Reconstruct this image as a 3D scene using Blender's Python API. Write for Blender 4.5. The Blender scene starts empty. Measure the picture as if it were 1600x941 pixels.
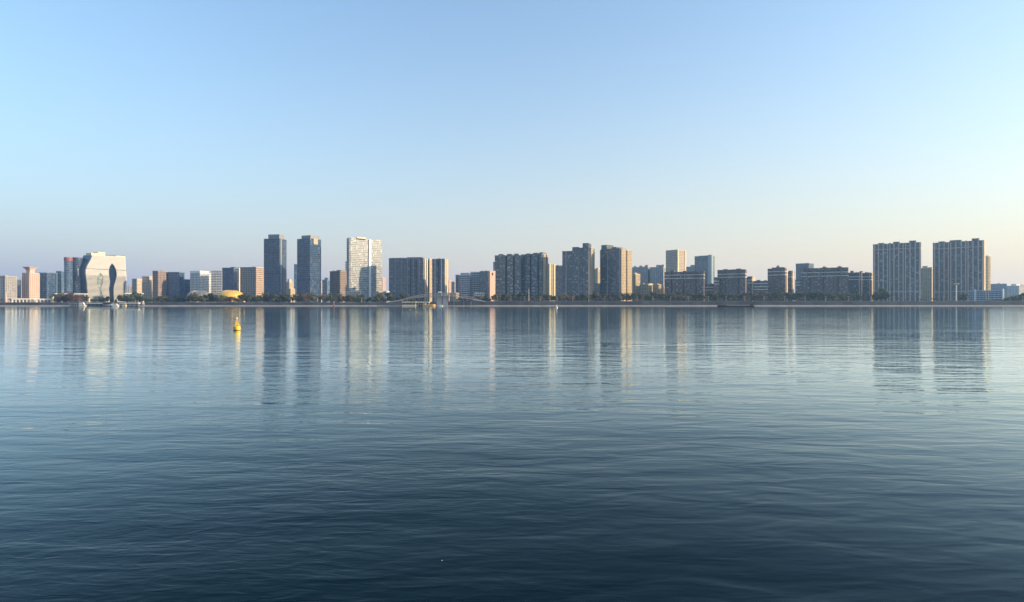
import bpy, math, random
import numpy as np
from math import radians, sin, cos, tan, atan, pi

random.seed(7)
SC = bpy.context.scene
COL = SC.collection

# ------------------------------------------------------------------ camera
F, CX, HY, EYE = 957.0, 800.0, 472.5, 7.0      # focal length in photo pixels, centre, horizon row, eye height
cam_d = bpy.data.cameras.new('camera')
cam_d.sensor_width = 36.0
cam_d.lens = F / 1600.0 * 36.0
cam_d.shift_y = (HY - 470.5) / 1600.0
cam_d.clip_start = 0.2
cam_d.clip_end = 20000
cam = bpy.data.objects.new('camera', cam_d)
COL.objects.link(cam)
cam.location = (0, 0, EYE)
cam.rotation_euler = (radians(90), 0, 0)
SC.camera = cam

# ------------------------------------------------------------------ sky and sun
SUN_AZ, SUN_EL = 96.0, 18.0                    # clockwise from the view direction, above the horizon
HAZE_H, HAZE_A = 0.196, 0.985
HAZE_COOL, HAZE_WARM = (0.66, 1.18, 2.62), (4.45, 3.62, 2.85)
SKY_TINT = (0.89, 1.015, 1.12)
world = bpy.data.worlds.new('World')
SC.world = world
world.use_nodes = True
wn, wl = world.node_tree.nodes, world.node_tree.links
wn.clear()
w_out = wn.new('ShaderNodeOutputWorld')
w_bg = wn.new('ShaderNodeBackground')
w_sky = wn.new('ShaderNodeTexSky')
w_sky.sky_type = 'NISHITA'
w_sky.sun_disc = False
w_sky.sun_elevation = radians(SUN_EL)
w_sky.sun_rotation = radians(SUN_AZ)
w_sky.altitude = 0
w_sky.air_density = 1.5
w_sky.dust_density = 1.5
w_sky.ozone_density = 3.0
w_bg.inputs['Strength'].default_value = 0.12
# a band of haze low over the horizon: lilac grey away from the sun, cream towards it
def wmath(op, a, b=None, c=None):
    t_ = wn.new('ShaderNodeMath'); t_.operation = op
    for i_, q_ in enumerate((a, b, c)):
        if q_ is None: continue
        if isinstance(q_, (int, float)): t_.inputs[i_].default_value = q_
        else: wl.new(q_, t_.inputs[i_])
    return t_.outputs[0]
w_tc = wn.new('ShaderNodeTexCoord')
w_sep = wn.new('ShaderNodeSeparateXYZ')
wl.new(w_tc.outputs['Generated'], w_sep.inputs[0])
w_el = wmath('MAXIMUM', w_sep.outputs['Z'], 0.0)
w_fac = wmath('MULTIPLY', wmath('EXPONENT', wmath('MULTIPLY', w_el, -1.0 / HAZE_H)), HAZE_A)
w_dot = wn.new('ShaderNodeVectorMath'); w_dot.operation = 'DOT_PRODUCT'
wl.new(w_tc.outputs['Generated'], w_dot.inputs[0])
w_dot.inputs[1].default_value = (sin(radians(SUN_AZ)), cos(radians(SUN_AZ)), 0)
w_s = wmath('MAXIMUM', wmath('POWER', wmath('MULTIPLY_ADD', w_dot.outputs['Value'], 0.5, 0.5), 0.65), 0.28)
w_hc = wn.new('ShaderNodeMix'); w_hc.data_type = 'RGBA'
wl.new(w_s, w_hc.inputs['Factor'])
w_hc.inputs['A'].default_value = (*HAZE_COOL, 1)
w_hc.inputs['B'].default_value = (*HAZE_WARM, 1)
w_mx = wn.new('ShaderNodeMix'); w_mx.data_type = 'RGBA'
wl.new(w_fac, w_mx.inputs['Factor'])
w_tint = wn.new('ShaderNodeVectorMath'); w_tint.operation = 'MULTIPLY'
wl.new(w_sky.outputs[0], w_tint.inputs[0])
w_tint.inputs[1].default_value = SKY_TINT
wl.new(w_tint.outputs[0], w_mx.inputs['A'])
wl.new(w_hc.outputs['Result'], w_mx.inputs['B'])
wl.new(w_mx.outputs['Result'], w_bg.inputs['Color'])
wl.new(w_bg.outputs[0], w_out.inputs['Surface'])

sun_d = bpy.data.lights.new('sun', 'SUN')
sun_d.energy = 4.0
sun_d.angle = radians(0.5)
sun_d.color = (1.0, 0.70, 0.39)
sun = bpy.data.objects.new('sun', sun_d)
COL.objects.link(sun)
sun.rotation_euler = (radians(90 - SUN_EL), 0, radians(180 - SUN_AZ))

SC.view_settings.view_transform = 'Standard'
SC.view_settings.look = 'None'
SC.view_settings.gamma = 1.0
SC.view_settings.use_curve_mapping = False
SC.view_settings.exposure = 1.13
SC.render.engine = 'CYCLES'
SC.cycles.max_bounces = 6
SC.cycles.volume_bounces = 0
SC.cycles.glossy_bounces = 4
SC.cycles.diffuse_bounces = 2
SC.cycles.transmission_bounces = 2
SC.cycles.caustics_reflective = False
SC.cycles.caustics_refractive = False
SC.cycles.use_denoising = True


# ------------------------------------------------------------------ helpers
def k_of(x): return (x - CX) / F
def z_of(y, Y): return EYE + (HY - y) / F * Y
def x_of(x, Y): return k_of(x) * Y


class MB:
    """collects shapes for ONE mesh object"""
    def __init__(s): s.v, s.f, s.m = [], [], []

    def add(s, vs, fs, m=0):
        b = len(s.v)
        s.v += [tuple(p) for p in vs]
        s.f += [tuple(i + b for i in q) for q in fs]
        s.m += [m] * len(fs)
        return s

    def box(s, x0, x1, y0, y1, z0, z1, m=0):
        vs = [(x, y, z) for z in (z0, z1) for y in (y0, y1) for x in (x0, x1)]
        return s.add(vs, [(0, 2, 3, 1), (4, 5, 7, 6), (0, 1, 5, 4), (2, 6, 7, 3), (0, 4, 6, 2), (1, 3, 7, 5)], m)

    def prism(s, poly, z0, z1, m=0, scale_top=1.0, cen=(0, 0)):
        n = len(poly)
        vs = [(x, y, z0) for x, y in poly] + [(cen[0] + (x - cen[0]) * scale_top, cen[1] + (y - cen[1]) * scale_top, z1) for x, y in poly]
        fs = [(i, (i + 1) % n, n + (i + 1) % n, n + i) for i in range(n)]
        fs += [tuple(reversed(range(n))), tuple(range(n, 2 * n))]
        return s.add(vs, fs, m)

    def lathe(s, prof, n=20, c=(0, 0), m=0):
        vs, fs = [], []
        for r, z in prof:
            for i in range(n):
                a = 2 * pi * i / n
                vs.append((c[0] + r * cos(a), c[1] + r * sin(a), z))
        for j in range(len(prof) - 1):
            for i in range(n):
                i2 = (i + 1) % n
                fs.append((j * n + i, j * n + i2, (j + 1) * n + i2, (j + 1) * n + i))
        fs.append(tuple(reversed(range(n))))
        fs.append(tuple((len(prof) - 1) * n + i for i in range(n)))
        return s.add(vs, fs, m)

    def tube(s, p, q, r0, r1=None, n=6, m=0):
        r1 = r0 if r1 is None else r1
        p, q = np.array(p, float), np.array(q, float)
        d = q - p
        d /= max(np.linalg.norm(d), 1e-9)
        a = np.cross(d, (0, 0, 1) if abs(d[2]) < .9 else (1, 0, 0))
        a /= np.linalg.norm(a)
        b = np.cross(d, a)
        vs = []
        for c, r in ((p, r0), (q, r1)):
            for i in range(n):
                t = 2 * pi * i / n
                vs.append(c + r * (cos(t) * a + sin(t) * b))
        fs = [(i, (i + 1) % n, n + (i + 1) % n, n + i) for i in range(n)]
        fs += [tuple(reversed(range(n))), tuple(range(n, 2 * n))]
        return s.add(vs, fs, m)

    def mesh(s, name):
        me = bpy.data.meshes.new(name)
        me.from_pydata(s.v, [], s.f)
        if any(s.m): me.polygons.foreach_set('material_index', s.m)
        me.update()
        return me

    def build(s, name, mats, parent=None, smooth=False, stuff=False):
        me = s.mesh(name)
        for mt in (mats if isinstance(mats, (list, tuple)) else [mats]): me.materials.append(mt)
        if smooth: me.polygons.foreach_set('use_smooth', [True] * len(me.polygons))
        o = bpy.data.objects.new(name, me)
        COL.objects.link(o)
        if parent: o.parent = parent
        if stuff: o['kind'] = 'stuff'
        return o


def thing(name, label, cat, loc=(0, 0, 0), rz=0.0, group=None):
    o = bpy.data.objects.new(name, None)
    o.empty_display_size = 1
    COL.objects.link(o)
    o.location = loc
    o.rotation_euler = (0, 0, rz)
    o['label'] = label
    o['category'] = cat
    if group: o['group'] = group
    return o


# ------------------------------------------------------------------ materials
_mats = {}


def mat_plain(name, col, rough=0.8, var=0.12, scale=0.35, metallic=0.0, spec=0.4):
    key = ('p', name)
    if key in _mats: return _mats[key]
    m = bpy.data.materials.new(name)
    m.use_nodes = True
    n, l = m.node_tree.nodes, m.node_tree.links
    p = n['Principled BSDF']
    tc = n.new('ShaderNodeTexCoord')
    nz = n.new('ShaderNodeTexNoise')
    nz.inputs['Scale'].default_value = scale
    nz.inputs['Detail'].default_value = 5
    l.new(tc.outputs['Object'], nz.inputs['Vector'])
    r = n.new('ShaderNodeMapRange')
    r.inputs[1].default_value, r.inputs[2].default_value = 0.3, 0.7
    r.inputs[3].default_value, r.inputs[4].default_value = 1 - var, 1 + var
    l.new(nz.outputs['Fac'], r.inputs[0])
    mx = n.new('ShaderNodeVectorMath')
    mx.operation = 'SCALE'
    mx.inputs[0].default_value = col
    l.new(r.outputs[0], mx.inputs['Scale'])
    l.new(mx.outputs[0], p.inputs['Base Color'])
    p.inputs['Roughness'].default_value = rough
    p.inputs['Metallic'].default_value = metallic
    p.inputs['Specular IOR Level'].default_value = spec
    _mats[key] = m
    return m


def wall_mat(col):
    return mat_plain('wall_%02x%02x%02x' % tuple(int(c * 255) for c in col), col, 0.85, 0.10, 0.12)


def glass_mat(col, bay, fh, light=0.25, rough=0.12, spec=0.9):
    """window panes: each pane has its own tone (curtains, blinds, empty rooms)"""
    key = ('g', col, round(bay, 2), round(fh, 2), light, rough)
    if key in _mats: return _mats[key]
    m = bpy.data.materials.new('window_glass')
    m.use_nodes = True
    n, l = m.node_tree.nodes, m.node_tree.links
    p = n['Principled BSDF']
    tc = n.new('ShaderNodeTexCoord')
    dv = n.new('ShaderNodeVectorMath'); dv.operation = 'DIVIDE'
    dv.inputs[1].default_value = (bay, bay, fh)
    l.new(tc.outputs['Object'], dv.inputs[0])
    fl = n.new('ShaderNodeVectorMath'); fl.operation = 'FLOOR'
    l.new(dv.outputs[0], fl.inputs[0])
    wn_ = n.new('ShaderNodeTexWhiteNoise'); wn_.noise_dimensions = '3D'
    l.new(fl.outputs[0], wn_.inputs['Vector'])
    cr = n.new('ShaderNodeValToRGB')
    e = cr.color_ramp.elements
    e[0].position, e[0].color = 0.0, (*[c * 0.6 for c in col], 1)
    e[1].position, e[1].color = 1.0, (*[min(1, c + light) for c in col], 1)
    a = e.new(0.55); a.color = (*col, 1)
    a = e.new(0.80); a.color = (*[c + light * 0.18 for c in col], 1)
    l.new(wn_.outputs['Value'], cr.inputs['Fac'])
    l.new(cr.outputs[0], p.inputs['Base Color'])
    p.inputs['Roughness'].default_value = rough
    p.inputs['Specular IOR Level'].default_value = spec
    _mats[key] = m
    return m


ST = {}


def style(name, glass, wall, fh=3.1, sp=0.42, bay=3.6, pf=0.3, proud=0.35, light=0.25, rough=0.12, spec=0.9):
    ST[name] = dict(glass=glass_mat(glass, bay, fh, light, rough, spec), wall=wall_mat(wall), fh=fh, sp=sp, bay=bay, pf=pf, proud=proud)


style('dark_curtain', (0.010, 0.040, 0.105), (0.09, 0.145, 0.235), fh=4.2, sp=0.12, bay=3.0, pf=0.14, proud=0.30, light=0.10, rough=0.08)
style('blue_curtain', (0.025, 0.080, 0.175), (0.12, 0.19, 0.28), fh=4.2, sp=0.14, bay=3.4, pf=0.12, proud=0.25, light=0.12, rough=0.08)
style('teal_curtain', (0.06, 0.12, 0.16), (0.16, 0.20, 0.23), fh=4.2, sp=0.12, bay=4.0, pf=0.10, proud=0.2, light=0.12, rough=0.08)
style('banded', (0.025, 0.055, 0.095), (0.40, 0.46, 0.54), fh=4.0, sp=0.40, bay=6.0, pf=0.08, proud=0.35, light=0.10)
style('pale_curtain', (0.15, 0.19, 0.23), (0.38, 0.41, 0.43), fh=3.8, sp=0.36, bay=3.2, pf=0.16, proud=0.25, light=0.35, rough=0.16)
style('white_grid', (0.07, 0.10, 0.14), (0.62, 0.62, 0.60), fh=4.0, sp=0.36, bay=4.2, pf=0.26, proud=0.4, light=0.2)
style('cream_grid', (0.06, 0.07, 0.08), (0.47, 0.41, 0.34), fh=3.6, sp=0.44, bay=3.6, pf=0.48, proud=0.5, light=0.15)
style('pink_stone', (0.09, 0.09, 0.10), (0.50, 0.38, 0.34), fh=4.0, sp=0.50, bay=4.4, pf=0.52, proud=0.4, light=0.2)
style('brown_stone', (0.06, 0.06, 0.07), (0.24, 0.20, 0.19), fh=4.0, sp=0.40, bay=4.0, pf=0.45, proud=0.4, light=0.15)
style('lattice', (0.045, 0.04, 0.045), (0.42, 0.34, 0.29), fh=4.4, sp=0.40, bay=4.6, pf=0.42, proud=0.8, light=0.05)
style('apartment', (0.014, 0.030, 0.052), (0.155, 0.185, 0.235), fh=3.0, sp=0.36, bay=4.0, pf=0.22, proud=0.45, light=0.34)
style('teal_apartment', (0.022, 0.052, 0.070), (0.135, 0.165, 0.195), fh=3.0, sp=0.30, bay=3.4, pf=0.16, proud=0.45, light=0.50)
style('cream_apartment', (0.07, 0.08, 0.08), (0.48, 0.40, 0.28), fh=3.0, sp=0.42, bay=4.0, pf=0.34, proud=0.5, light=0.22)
style('brick', (0.030, 0.042, 0.058), (0.145, 0.118, 0.118), fh=3.1, sp=0.42, bay=3.8, pf=0.36, proud=0.4, light=0.55)
style('sun_painted_cream', (0.16, 0.15, 0.12), (0.74, 0.63, 0.42), fh=3.2, sp=0.5, bay=3.2, pf=0.34, proud=0.4, light=0.3)  # cream brightened so the round tower looks sunlit by its colour
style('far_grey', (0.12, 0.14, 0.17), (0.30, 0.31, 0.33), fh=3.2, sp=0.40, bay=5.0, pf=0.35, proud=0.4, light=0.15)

M_WHITE = mat_plain('white_paint', (0.78, 0.77, 0.74), 0.5, 0.05)
M_CREAM = mat_plain('cream_paint_sun_gold', (0.70, 0.58, 0.37), 0.6, 0.06)  # cream paint, yellowed to lend right-face pilasters a sunlit gold
M_ROOF = mat_plain('roof_screed', (0.22, 0.22, 0.22), 0.9, 0.15)
M_CONC = mat_plain('pale_concrete', (0.40, 0.39, 0.37), 0.85, 0.12)
M_STONE = mat_plain('pilaster_stone', (0.62, 0.49, 0.42), 0.8, 0.08)
M_DARK = mat_plain('black_and_recess_shade', (0.025, 0.028, 0.032), 0.8, 0.1)  # near-black; paints the shade of recesses, also serves windows and panels
M_GOLD = mat_plain('gold_panel', (0.85, 0.52, 0.10), 0.38, 0.08, 0.2, metallic=0.35)
M_RED = mat_plain('red_sign_panel', (0.30, 0.06, 0.08), 0.5, 0.1)
M_STEEL = mat_plain('painted_steel', (0.24, 0.25, 0.26), 0.5, 0.06)
M_LAMP = mat_plain('lamp_post_paint', (0.55, 0.54, 0.52), 0.5, 0.05)
M_YEL = mat_plain('buoy_yellow', (0.70, 0.47, 0.03), 0.45, 0.30, 2.2)
M_RUB = mat_plain('black_rubber', (0.015, 0.015, 0.016), 0.6, 0.2, 2)
M_HULLBLUE = mat_plain('dark_blue_hull', (0.04, 0.06, 0.11), 0.5, 0.1)
M_ORANGE = mat_plain('ochre_hull', (0.62, 0.38, 0.13), 0.6, 0.1)
M_BARGE = mat_plain('barge_steel', (0.030, 0.032, 0.034), 0.7, 0.25, 0.5)
M_COVE = mat_plain('sunlit_copper', (0.62, 0.50, 0.30), 0.6, 0.05)


# ------------------------------------------------------------------ the setting: water, bank, ground
def smooth_mix(a, b, t):
    t = min(1, max(0, t)); t = t * t * (3 - 2 * t)
    return a + (b - a) * t


def bank_top(X):            # the wall is a little higher to the right of the bridge
    return smooth_mix(6.7, 9.0, (X + 230) / 190.0)


def shore_y(X):
    return 1100 + 2.2 * sin(X / 61.0) + 1.4 * sin(X / 23.0 + 1.3) + 0.8 * sin(X / 9.0 + 4)


def water_material():
    m = bpy.data.materials.new('river_water')
    m.use_nodes = True
    n, l = m.node_tree.nodes, m.node_tree.links
    n.clear()
    out = n.new('ShaderNodeOutputMaterial')
    tc = n.new('ShaderNodeTexCoord')

    def noise(sx, sy, rot, detail, rough, dist=0.0):
        mp = n.new('ShaderNodeMapping')
        mp.inputs['Rotation'].default_value = (0, 0, radians(rot))
        mp.inputs['Scale'].default_value = (sx, sy, 1)
        l.new(tc.outputs['Object'], mp.inputs['Vector'])
        t = n.new('ShaderNodeTexNoise')
        t.noise_dimensions = '2D'
        t.inputs['Scale'].default_value = 1
        t.inputs['Detail'].default_value = detail
        t.inputs['Roughness'].default_value = rough
        t.inputs['Distortion'].default_value = dist
        l.new(mp.outputs[0], t.inputs['Vector'])
        return t.outputs['Fac']

    def math(op, a, b):
        t = n.new('ShaderNodeMath'); t.operation = op
        for i, q in enumerate((a, b)):
            if isinstance(q, (int, float)): t.inputs[i].default_value = q
            else: l.new(q, t.inputs[i])
        return t.outputs[0]

    swell = noise(0.30, 0.82, 6, 2.0, 0.5, 0.3)          # long low waves, ~2 m from crest to crest
    chop = noise(0.80, 2.4, -9, 2.0, 0.55, 0.5)
    fine = noise(3.2, 8.5, 14, 2.0, 0.5, 0.2)             # capillary ripples
    patch = noise(0.018, 0.05, 0, 2.0, 0.5)               # wind patches
    pm = n.new('ShaderNodeMapRange')
    pm.inputs[1].default_value, pm.inputs[2].default_value = 0.35, 0.65
    pm.inputs[3].default_value, pm.inputs[4].default_value = 0.40, 1.55
    l.new(patch, pm.inputs[0])
    broad = noise(0.075, 0.24, 9, 1.0, 0.4, 0.2)          # broad undulation that groups the ripples
    h = math('ADD', math('ADD', math('MULTIPLY', broad, WAVE[3]), math('MULTIPLY', swell, WAVE[0])), math('MULTIPLY', math('ADD', math('MULTIPLY', chop, WAVE[1]), math('MULTIPLY', fine, WAVE[2])), pm.outputs[0]))
    bp = n.new('ShaderNodeBump')
    bp.inputs['Strength'].default_value = 1.0
    bp.inputs['Distance'].default_value = 1.0
    l.new(h, bp.inputs['Height'])
    fr = n.new('ShaderNodeFresnel')
    fr.inputs['IOR'].default_value = 1.333
    l.new(bp.outputs[0], fr.inputs['Normal'])
    fac = math('MINIMUM', math('MULTIPLY', math('POWER', fr.outputs[0], WATER_POW), WATER_MUL), 1.0)
    body = n.new('ShaderNodeBsdfDiffuse')
    body.inputs['Color'].default_value = (0.0006, 0.0085, 0.0135, 1)
    gl = n.new('ShaderNodeBsdfGlossy')
    gl.inputs['Color'].default_value = (0.83, 0.95, 1.0, 1)
    gl.inputs['Roughness'].default_value = 0.03
    l.new(bp.outputs[0], gl.inputs['Normal'])
    mx = n.new('ShaderNodeMixShader')
    l.new(fac, mx.inputs['Fac']); l.new(body.outputs[0], mx.inputs[1]); l.new(gl.outputs[0], mx.inputs[2])
    l.new(mx.outputs[0], out.inputs['Surface'])
    return m


WATER_POW, WATER_MUL = 1.7, 2.15
WAVE = (0.038, 0.0112, 0.0021, 0.075)
HAZE = 0.00009
mw = water_material()
wm = MB()
wm.add([(-2600, -1200, 0), (2600, -1200, 0), (2600, 1110, 0), (-2600, 1110, 0)], [(0, 1, 2, 3)])
water = wm.build('water', mw)
water['kind'] = 'structure'

M_SAND = mat_plain('wet_sand', (0.29, 0.255, 0.22), 0.85, 0.25, 0.08, spec=0.15)
M_WALLB = mat_plain('embankment_concrete', (0.055, 0.063, 0.078), 0.9, 0.4, 0.04, spec=0.08)
M_GROUND = mat_plain('park_ground', (0.09, 0.10, 0.06), 0.95, 0.3, 0.05)
M_PAVE = mat_plain('promenade_paving', (0.33, 0.31, 0.29), 0.9, 0.12, 0.3)
xs = np.arange(-2600, 2601, 13.0)


def strip(name, prof, mat):
    """prof: list of functions X -> (Y, Z); a sheet following the shore"""
    mb = MB()
    nx, npz = len(xs), len(prof)
    for X in xs:
        for fn in prof:
            Y, Z = fn(X)
            mb.v.append((X, Y, Z))
    for i in range(nx - 1):
        for j in range(npz - 1):
            a = i * npz + j
            mb.f.append((a, a + npz, a + npz + 1, a + 1)); mb.m.append(0)
    o = mb.build(name, mat)
    o['kind'] = 'structure'
    return o


strip('beach', [lambda X: (shore_y(X) - 6, -0.6), lambda X: (shore_y(X), 0.04),
                lambda X: (shore_y(X) + 9, 0.55 + 0.2 * sin(X / 17.0)), lambda X: (1124, 1.5)], M_SAND)
strip('embankment', [lambda X: (1123.8, 1.1), lambda X: (1124.2, 2.1 + 0.15 * sin(X / 31.0)), lambda X: (1138.3, 2.5), lambda X: (1140, bank_top(X) - 0.9),
                     lambda X: (1140.3, bank_top(X) + 0.1), lambda X: (1140.9, bank_top(X) + 0.1), lambda X: (1141, bank_top(X) - 0.7)], M_WALLB)
strip('promenade', [lambda X: (1140.95, bank_top(X) - 0.5), lambda X: (1150, bank_top(X) - 0.45)], M_PAVE)
strip('ground', [lambda X: (1149.9, bank_top(X) - 0.46), lambda X: (1200, bank_top(X) - 0.3), lambda X: (4200, 8.6)], M_GROUND)


# ------------------------------------------------------------------ buildings
def grid_slabs(mb, x0, x1, y0, y1, z0, z1, s, piers=True):
    fh, sp, bay, pf, pr = s['fh'], s['sp'], s['bay'], s['pf'], s['proud']
    nfl = max(1, round((z1 - z0) / fh)); fh = (z1 - z0) / nfl
    for i in range(nfl + 1):
        a = z0 + i * fh - fh * sp * 0.5
        mb.box(x0 - pr, x1 + pr, y0 - pr, y1 + pr, a, a + fh * sp)
    if not piers: return
    q = pr * 0.8
    for (u0, u1, horiz) in ((x0, x1, True), (y0, y1, False)):
        nb = max(1, round((u1 - u0) / bay)); b = (u1 - u0) / nb
        hw = b * pf * 0.5
        for i in range(nb + 1):
            c = u0 + i * b
            if horiz:
                mb.box(c - hw, c + hw, y0 - q, y0 + 0.1, z0, z1)
            else:
                mb.box(x1 - 0.1, x1 + q, c - hw, c + hw, z0, z1)
                mb.box(x0 - q, x0 + 0.1, c - hw, c + hw, z0, z1)


def wing(parent, x0, x1, y0, y1, z0, z1, s, name='wing', piers=True):
    core = MB().box(x0, x1, y0, y1, z0, z1).build(name, s['glass'], parent)
    g = MB()
    grid_slabs(g, x0, x1, y0, y1, z0, z1, s, piers)
    g.build('storey_grid', s['wall'], core, stuff=True)
    return core


def frame_of(xa, xb, xc, Y, psi, w=None, d=None):
    """plan of a box whose nearest corner shows at column xb, left face from xa, right face to xc"""
    th = -atan(k_of(xb)) - radians(psi)
    u, v = (cos(th), sin(th)), (-sin(th), cos(th))
    C = (k_of(xb) * Y, Y)
    if w is None:
        k0 = k_of(xa); w = (C[0] - k0 * C[1]) / (u[0] - k0 * u[1])
    if d is None:
        k1 = k_of(xc); d = (k1 * C[1] - C[0]) / (v[0] - k1 * v[1])
    return C, th, w, d


GB = 7.0      # level the buildings stand on


def building(name, label, cat, xa, xb, xc, yt, Y, psi, st, w=None, d=None, ph=(), pil=(), slots=(), bays=(), rbays=(),
             bands=(), sun_pil=(), sun_pil_w=3.0, sun_pil_mat=None, parapet=True, group=None, ph_mat=None, piers=True, base=GB, band_mat=None, pil_mat=None, pil_w=1.5, ph_d=0.6):
    s = ST[st]
    if xb == xc and d is None: d = 22.0
    if xa == xb and w is None: w = 22.0
    C, th, w, d = frame_of(xa, xb, xc, Y, psi, w, d)
    H = z_of(yt, Y) - base
    t = thing(name, label, cat, (C[0], C[1], base), th, group)
    px = lambda x: -w + w * (x - xa) / max(xb - xa, 1e-6)          # column on the left face -> local x
    py = lambda x: d * (x - xb) / max(xc - xb, 1e-6)               # column on the right face -> local y
    zz = lambda y: z_of(y, Y) - base
    wing(t, -w, 0, 0, d, 0, H, s, 'main_block', piers)
    pr = s['proud']
    for b in bays:                                                  # (x0, x1, y_top, proud metres, style)
        x0, x1, ytop, out = b[:4]
        ss = ST[b[4]] if len(b) > 4 else s
        wing(t, px(x0), px(x1), -out, d * 0.5, 0, zz(ytop), ss, 'bay')
    for b in rbays:  # bays in the golden cream style put sunlight into the right face
        x0, x1, ytop, out = b[:4]
        ss = ST[b[4]] if len(b) > 4 else s
        wing(t, -w * 0.5, out, py(x0), py(x1), 0, zz(ytop), ss, 'bay')
    for x0, x1, ytop in ph:                                         # roof houses
        o = MB()
        a, b_ = px(x0), px(x1)
        o.box(a, b_, d * (0.5 - ph_d / 2), d * (0.5 + ph_d / 2), H + 0.01, zz(ytop))
        o.box(a - .3, b_ + .3, d * (0.5 - ph_d / 2) - .3, d * (0.5 + ph_d / 2) + .3, zz(ytop) - 0.6, zz(ytop) + 0.02)
        o.build('roof_house', ph_mat or s['wall'], t)
    pw = pil_w / 2
    for x in pil:
        MB().box(px(x) - pw, px(x) + pw, -pr - 0.9, 0.05, 0, H + 1.0).build('pilaster', pil_mat or M_STONE, t)
    for x in sun_pil:  # cream pilasters added to paint the gold of a sunlit right side
        MB().box(-0.05, pr + 0.9, py(x) - sun_pil_w / 2, py(x) + sun_pil_w / 2, 0, H + 1.0).build('pilaster', sun_pil_mat or M_CREAM, t)
    for x0, x1 in slots:
        MB().box(px(x0), px(x1), -pr - 0.06, 0.05, 0, H - 2).build('stairwell_shade', M_DARK, t)  # flush dark strip paints the shade of a recessed stairwell
    for yb in bands:
        z = zz(yb)
        e_ = pr + (.12 if band_mat is M_DARK else .5)
        MB().box(-w - e_, e_, -e_, d + e_, z - 0.55, z + 0.55).build('white_band', band_mat or M_WHITE, t)
    if parapet:
        o = MB(); e = pr + 0.25
        for q in ((-w - e, e, -e, -e + .5), (-w - e, e, d + e - .5, d + e), (-w - e, -w - e + .5, -e + .5, d + e - .5), (e - .5, e, -e + .5, d + e - .5)):
            o.box(*q, H - 0.8, H + 1.3)
        o.build('parapet', s['wall'], t)
        MB().box(-w, 0, 0, d, H + 0.02, H + 0.25).build('roof', M_ROOF, t)
        if w > 14 and d > 8:                                        # tanks, vents and masts on the roof
            rr = random.Random(int(xa * 10))
            for _ in range(rr.randint(2, 4)):
                a = -w * rr.uniform(.1, .9); b_ = d * rr.uniform(.2, .8); q = rr.uniform(.7, 1.6)
                MB().box(a - q, a + q * rr.uniform(.6, 1.6), b_ - q, b_ + q, H + .24, H + rr.uniform(1.8, 3.4)).build('roof_plant', rr.choice((M_CONC, M_ROOF, s['wall'])), t)
            if rr.random() < .45:
                a = -w * rr.uniform(.2, .8)
                MB().tube((a, d * .5, H + .2), (a, d * .5, H + rr.uniform(5, 9)), .16, .08, 5).build('aerial', M_LAMP, t)
    t['_w'], t['_d'], t['_H'] = w, d, H
    return t


# ---- left part of the skyline
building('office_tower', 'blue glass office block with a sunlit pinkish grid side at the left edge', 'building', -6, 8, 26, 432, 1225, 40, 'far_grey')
building('office_block', 'narrow slate grey block just left of the tower with a flared crown', 'building', 25, 34, 34, 438, 1500, 8, 'blue_curtain', d=30)
t = building('pagoda_tower', 'pink stone tower crowned by a wide flared roof', 'building', 34, 46, 61, 427, 1265, 42, 'pink_stone', parapet=False)
w_, d_, H_ = t['_w'], t['_d'], t['_H']
zt = z_of(417.6, 1265) - GB
mb = MB(); c_ = (-w_ / 2, d_ / 2)
prof = [(0.50, H_ + 0.02), (0.50, H_ + 4.5), (0.54, H_ + 7), (0.66, H_ + 9.5), (0.86, H_ + 11.8), (1.0, H_ + 13.0), (1.0, zt)]
vs, fs = [], []
for sc, z in prof:
    vs += [(c_[0] + sx * w_ * .5 * sc, c_[1] + sy * d_ * .5 * sc, z) for sx, sy in ((-1, -1), (1, -1), (1, 1), (-1, 1))]
for j in range(len(prof) - 1):
    for i in range(4): fs.append((j * 4 + i, j * 4 + (i + 1) % 4, j * 4 + 4 + (i + 1) % 4, j * 4 + 4 + i))
fs += [(3, 2, 1, 0), tuple(len(vs) - 4 + i for i in range(4))]
mb.add(vs, fs).build('flared_crown', ST['pink_stone']['wall'], t)
MB().box(-w_ * .98, -w_ * .02, d_ * .02, d_ * .98, zt + 0.01, zt + 0.8).build('roof', M_ROOF, t)
for i in range(5):
    MB().box(-w_ * .74 + i * w_ * .12 - .35, -w_ * .74 + i * w_ * .12 + .35, d_ * .235, d_ * .26, H_ + .1, H_ + 6).build('crown_fin', ST['pink_stone']['wall'], t)
building('office_block', 'dark blue slab block right of the flared-crown tower with one pale edge', 'building', 61, 73, 75.5, 427, 1310, 30, 'dark_curtain')
building('office_block', 'steel blue glass block behind the slab with a pale edge', 'building', 75, 88, 88, 427.3, 1460, 6, 'blue_curtain', d=30, ph=((83, 88, 428.6),))
building('office_block', 'grey office tower with a pale right face beside the red-capped round tower', 'building', 88, 96, 100.5, 424.5, 1480, 34, 'blue_curtain')


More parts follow.
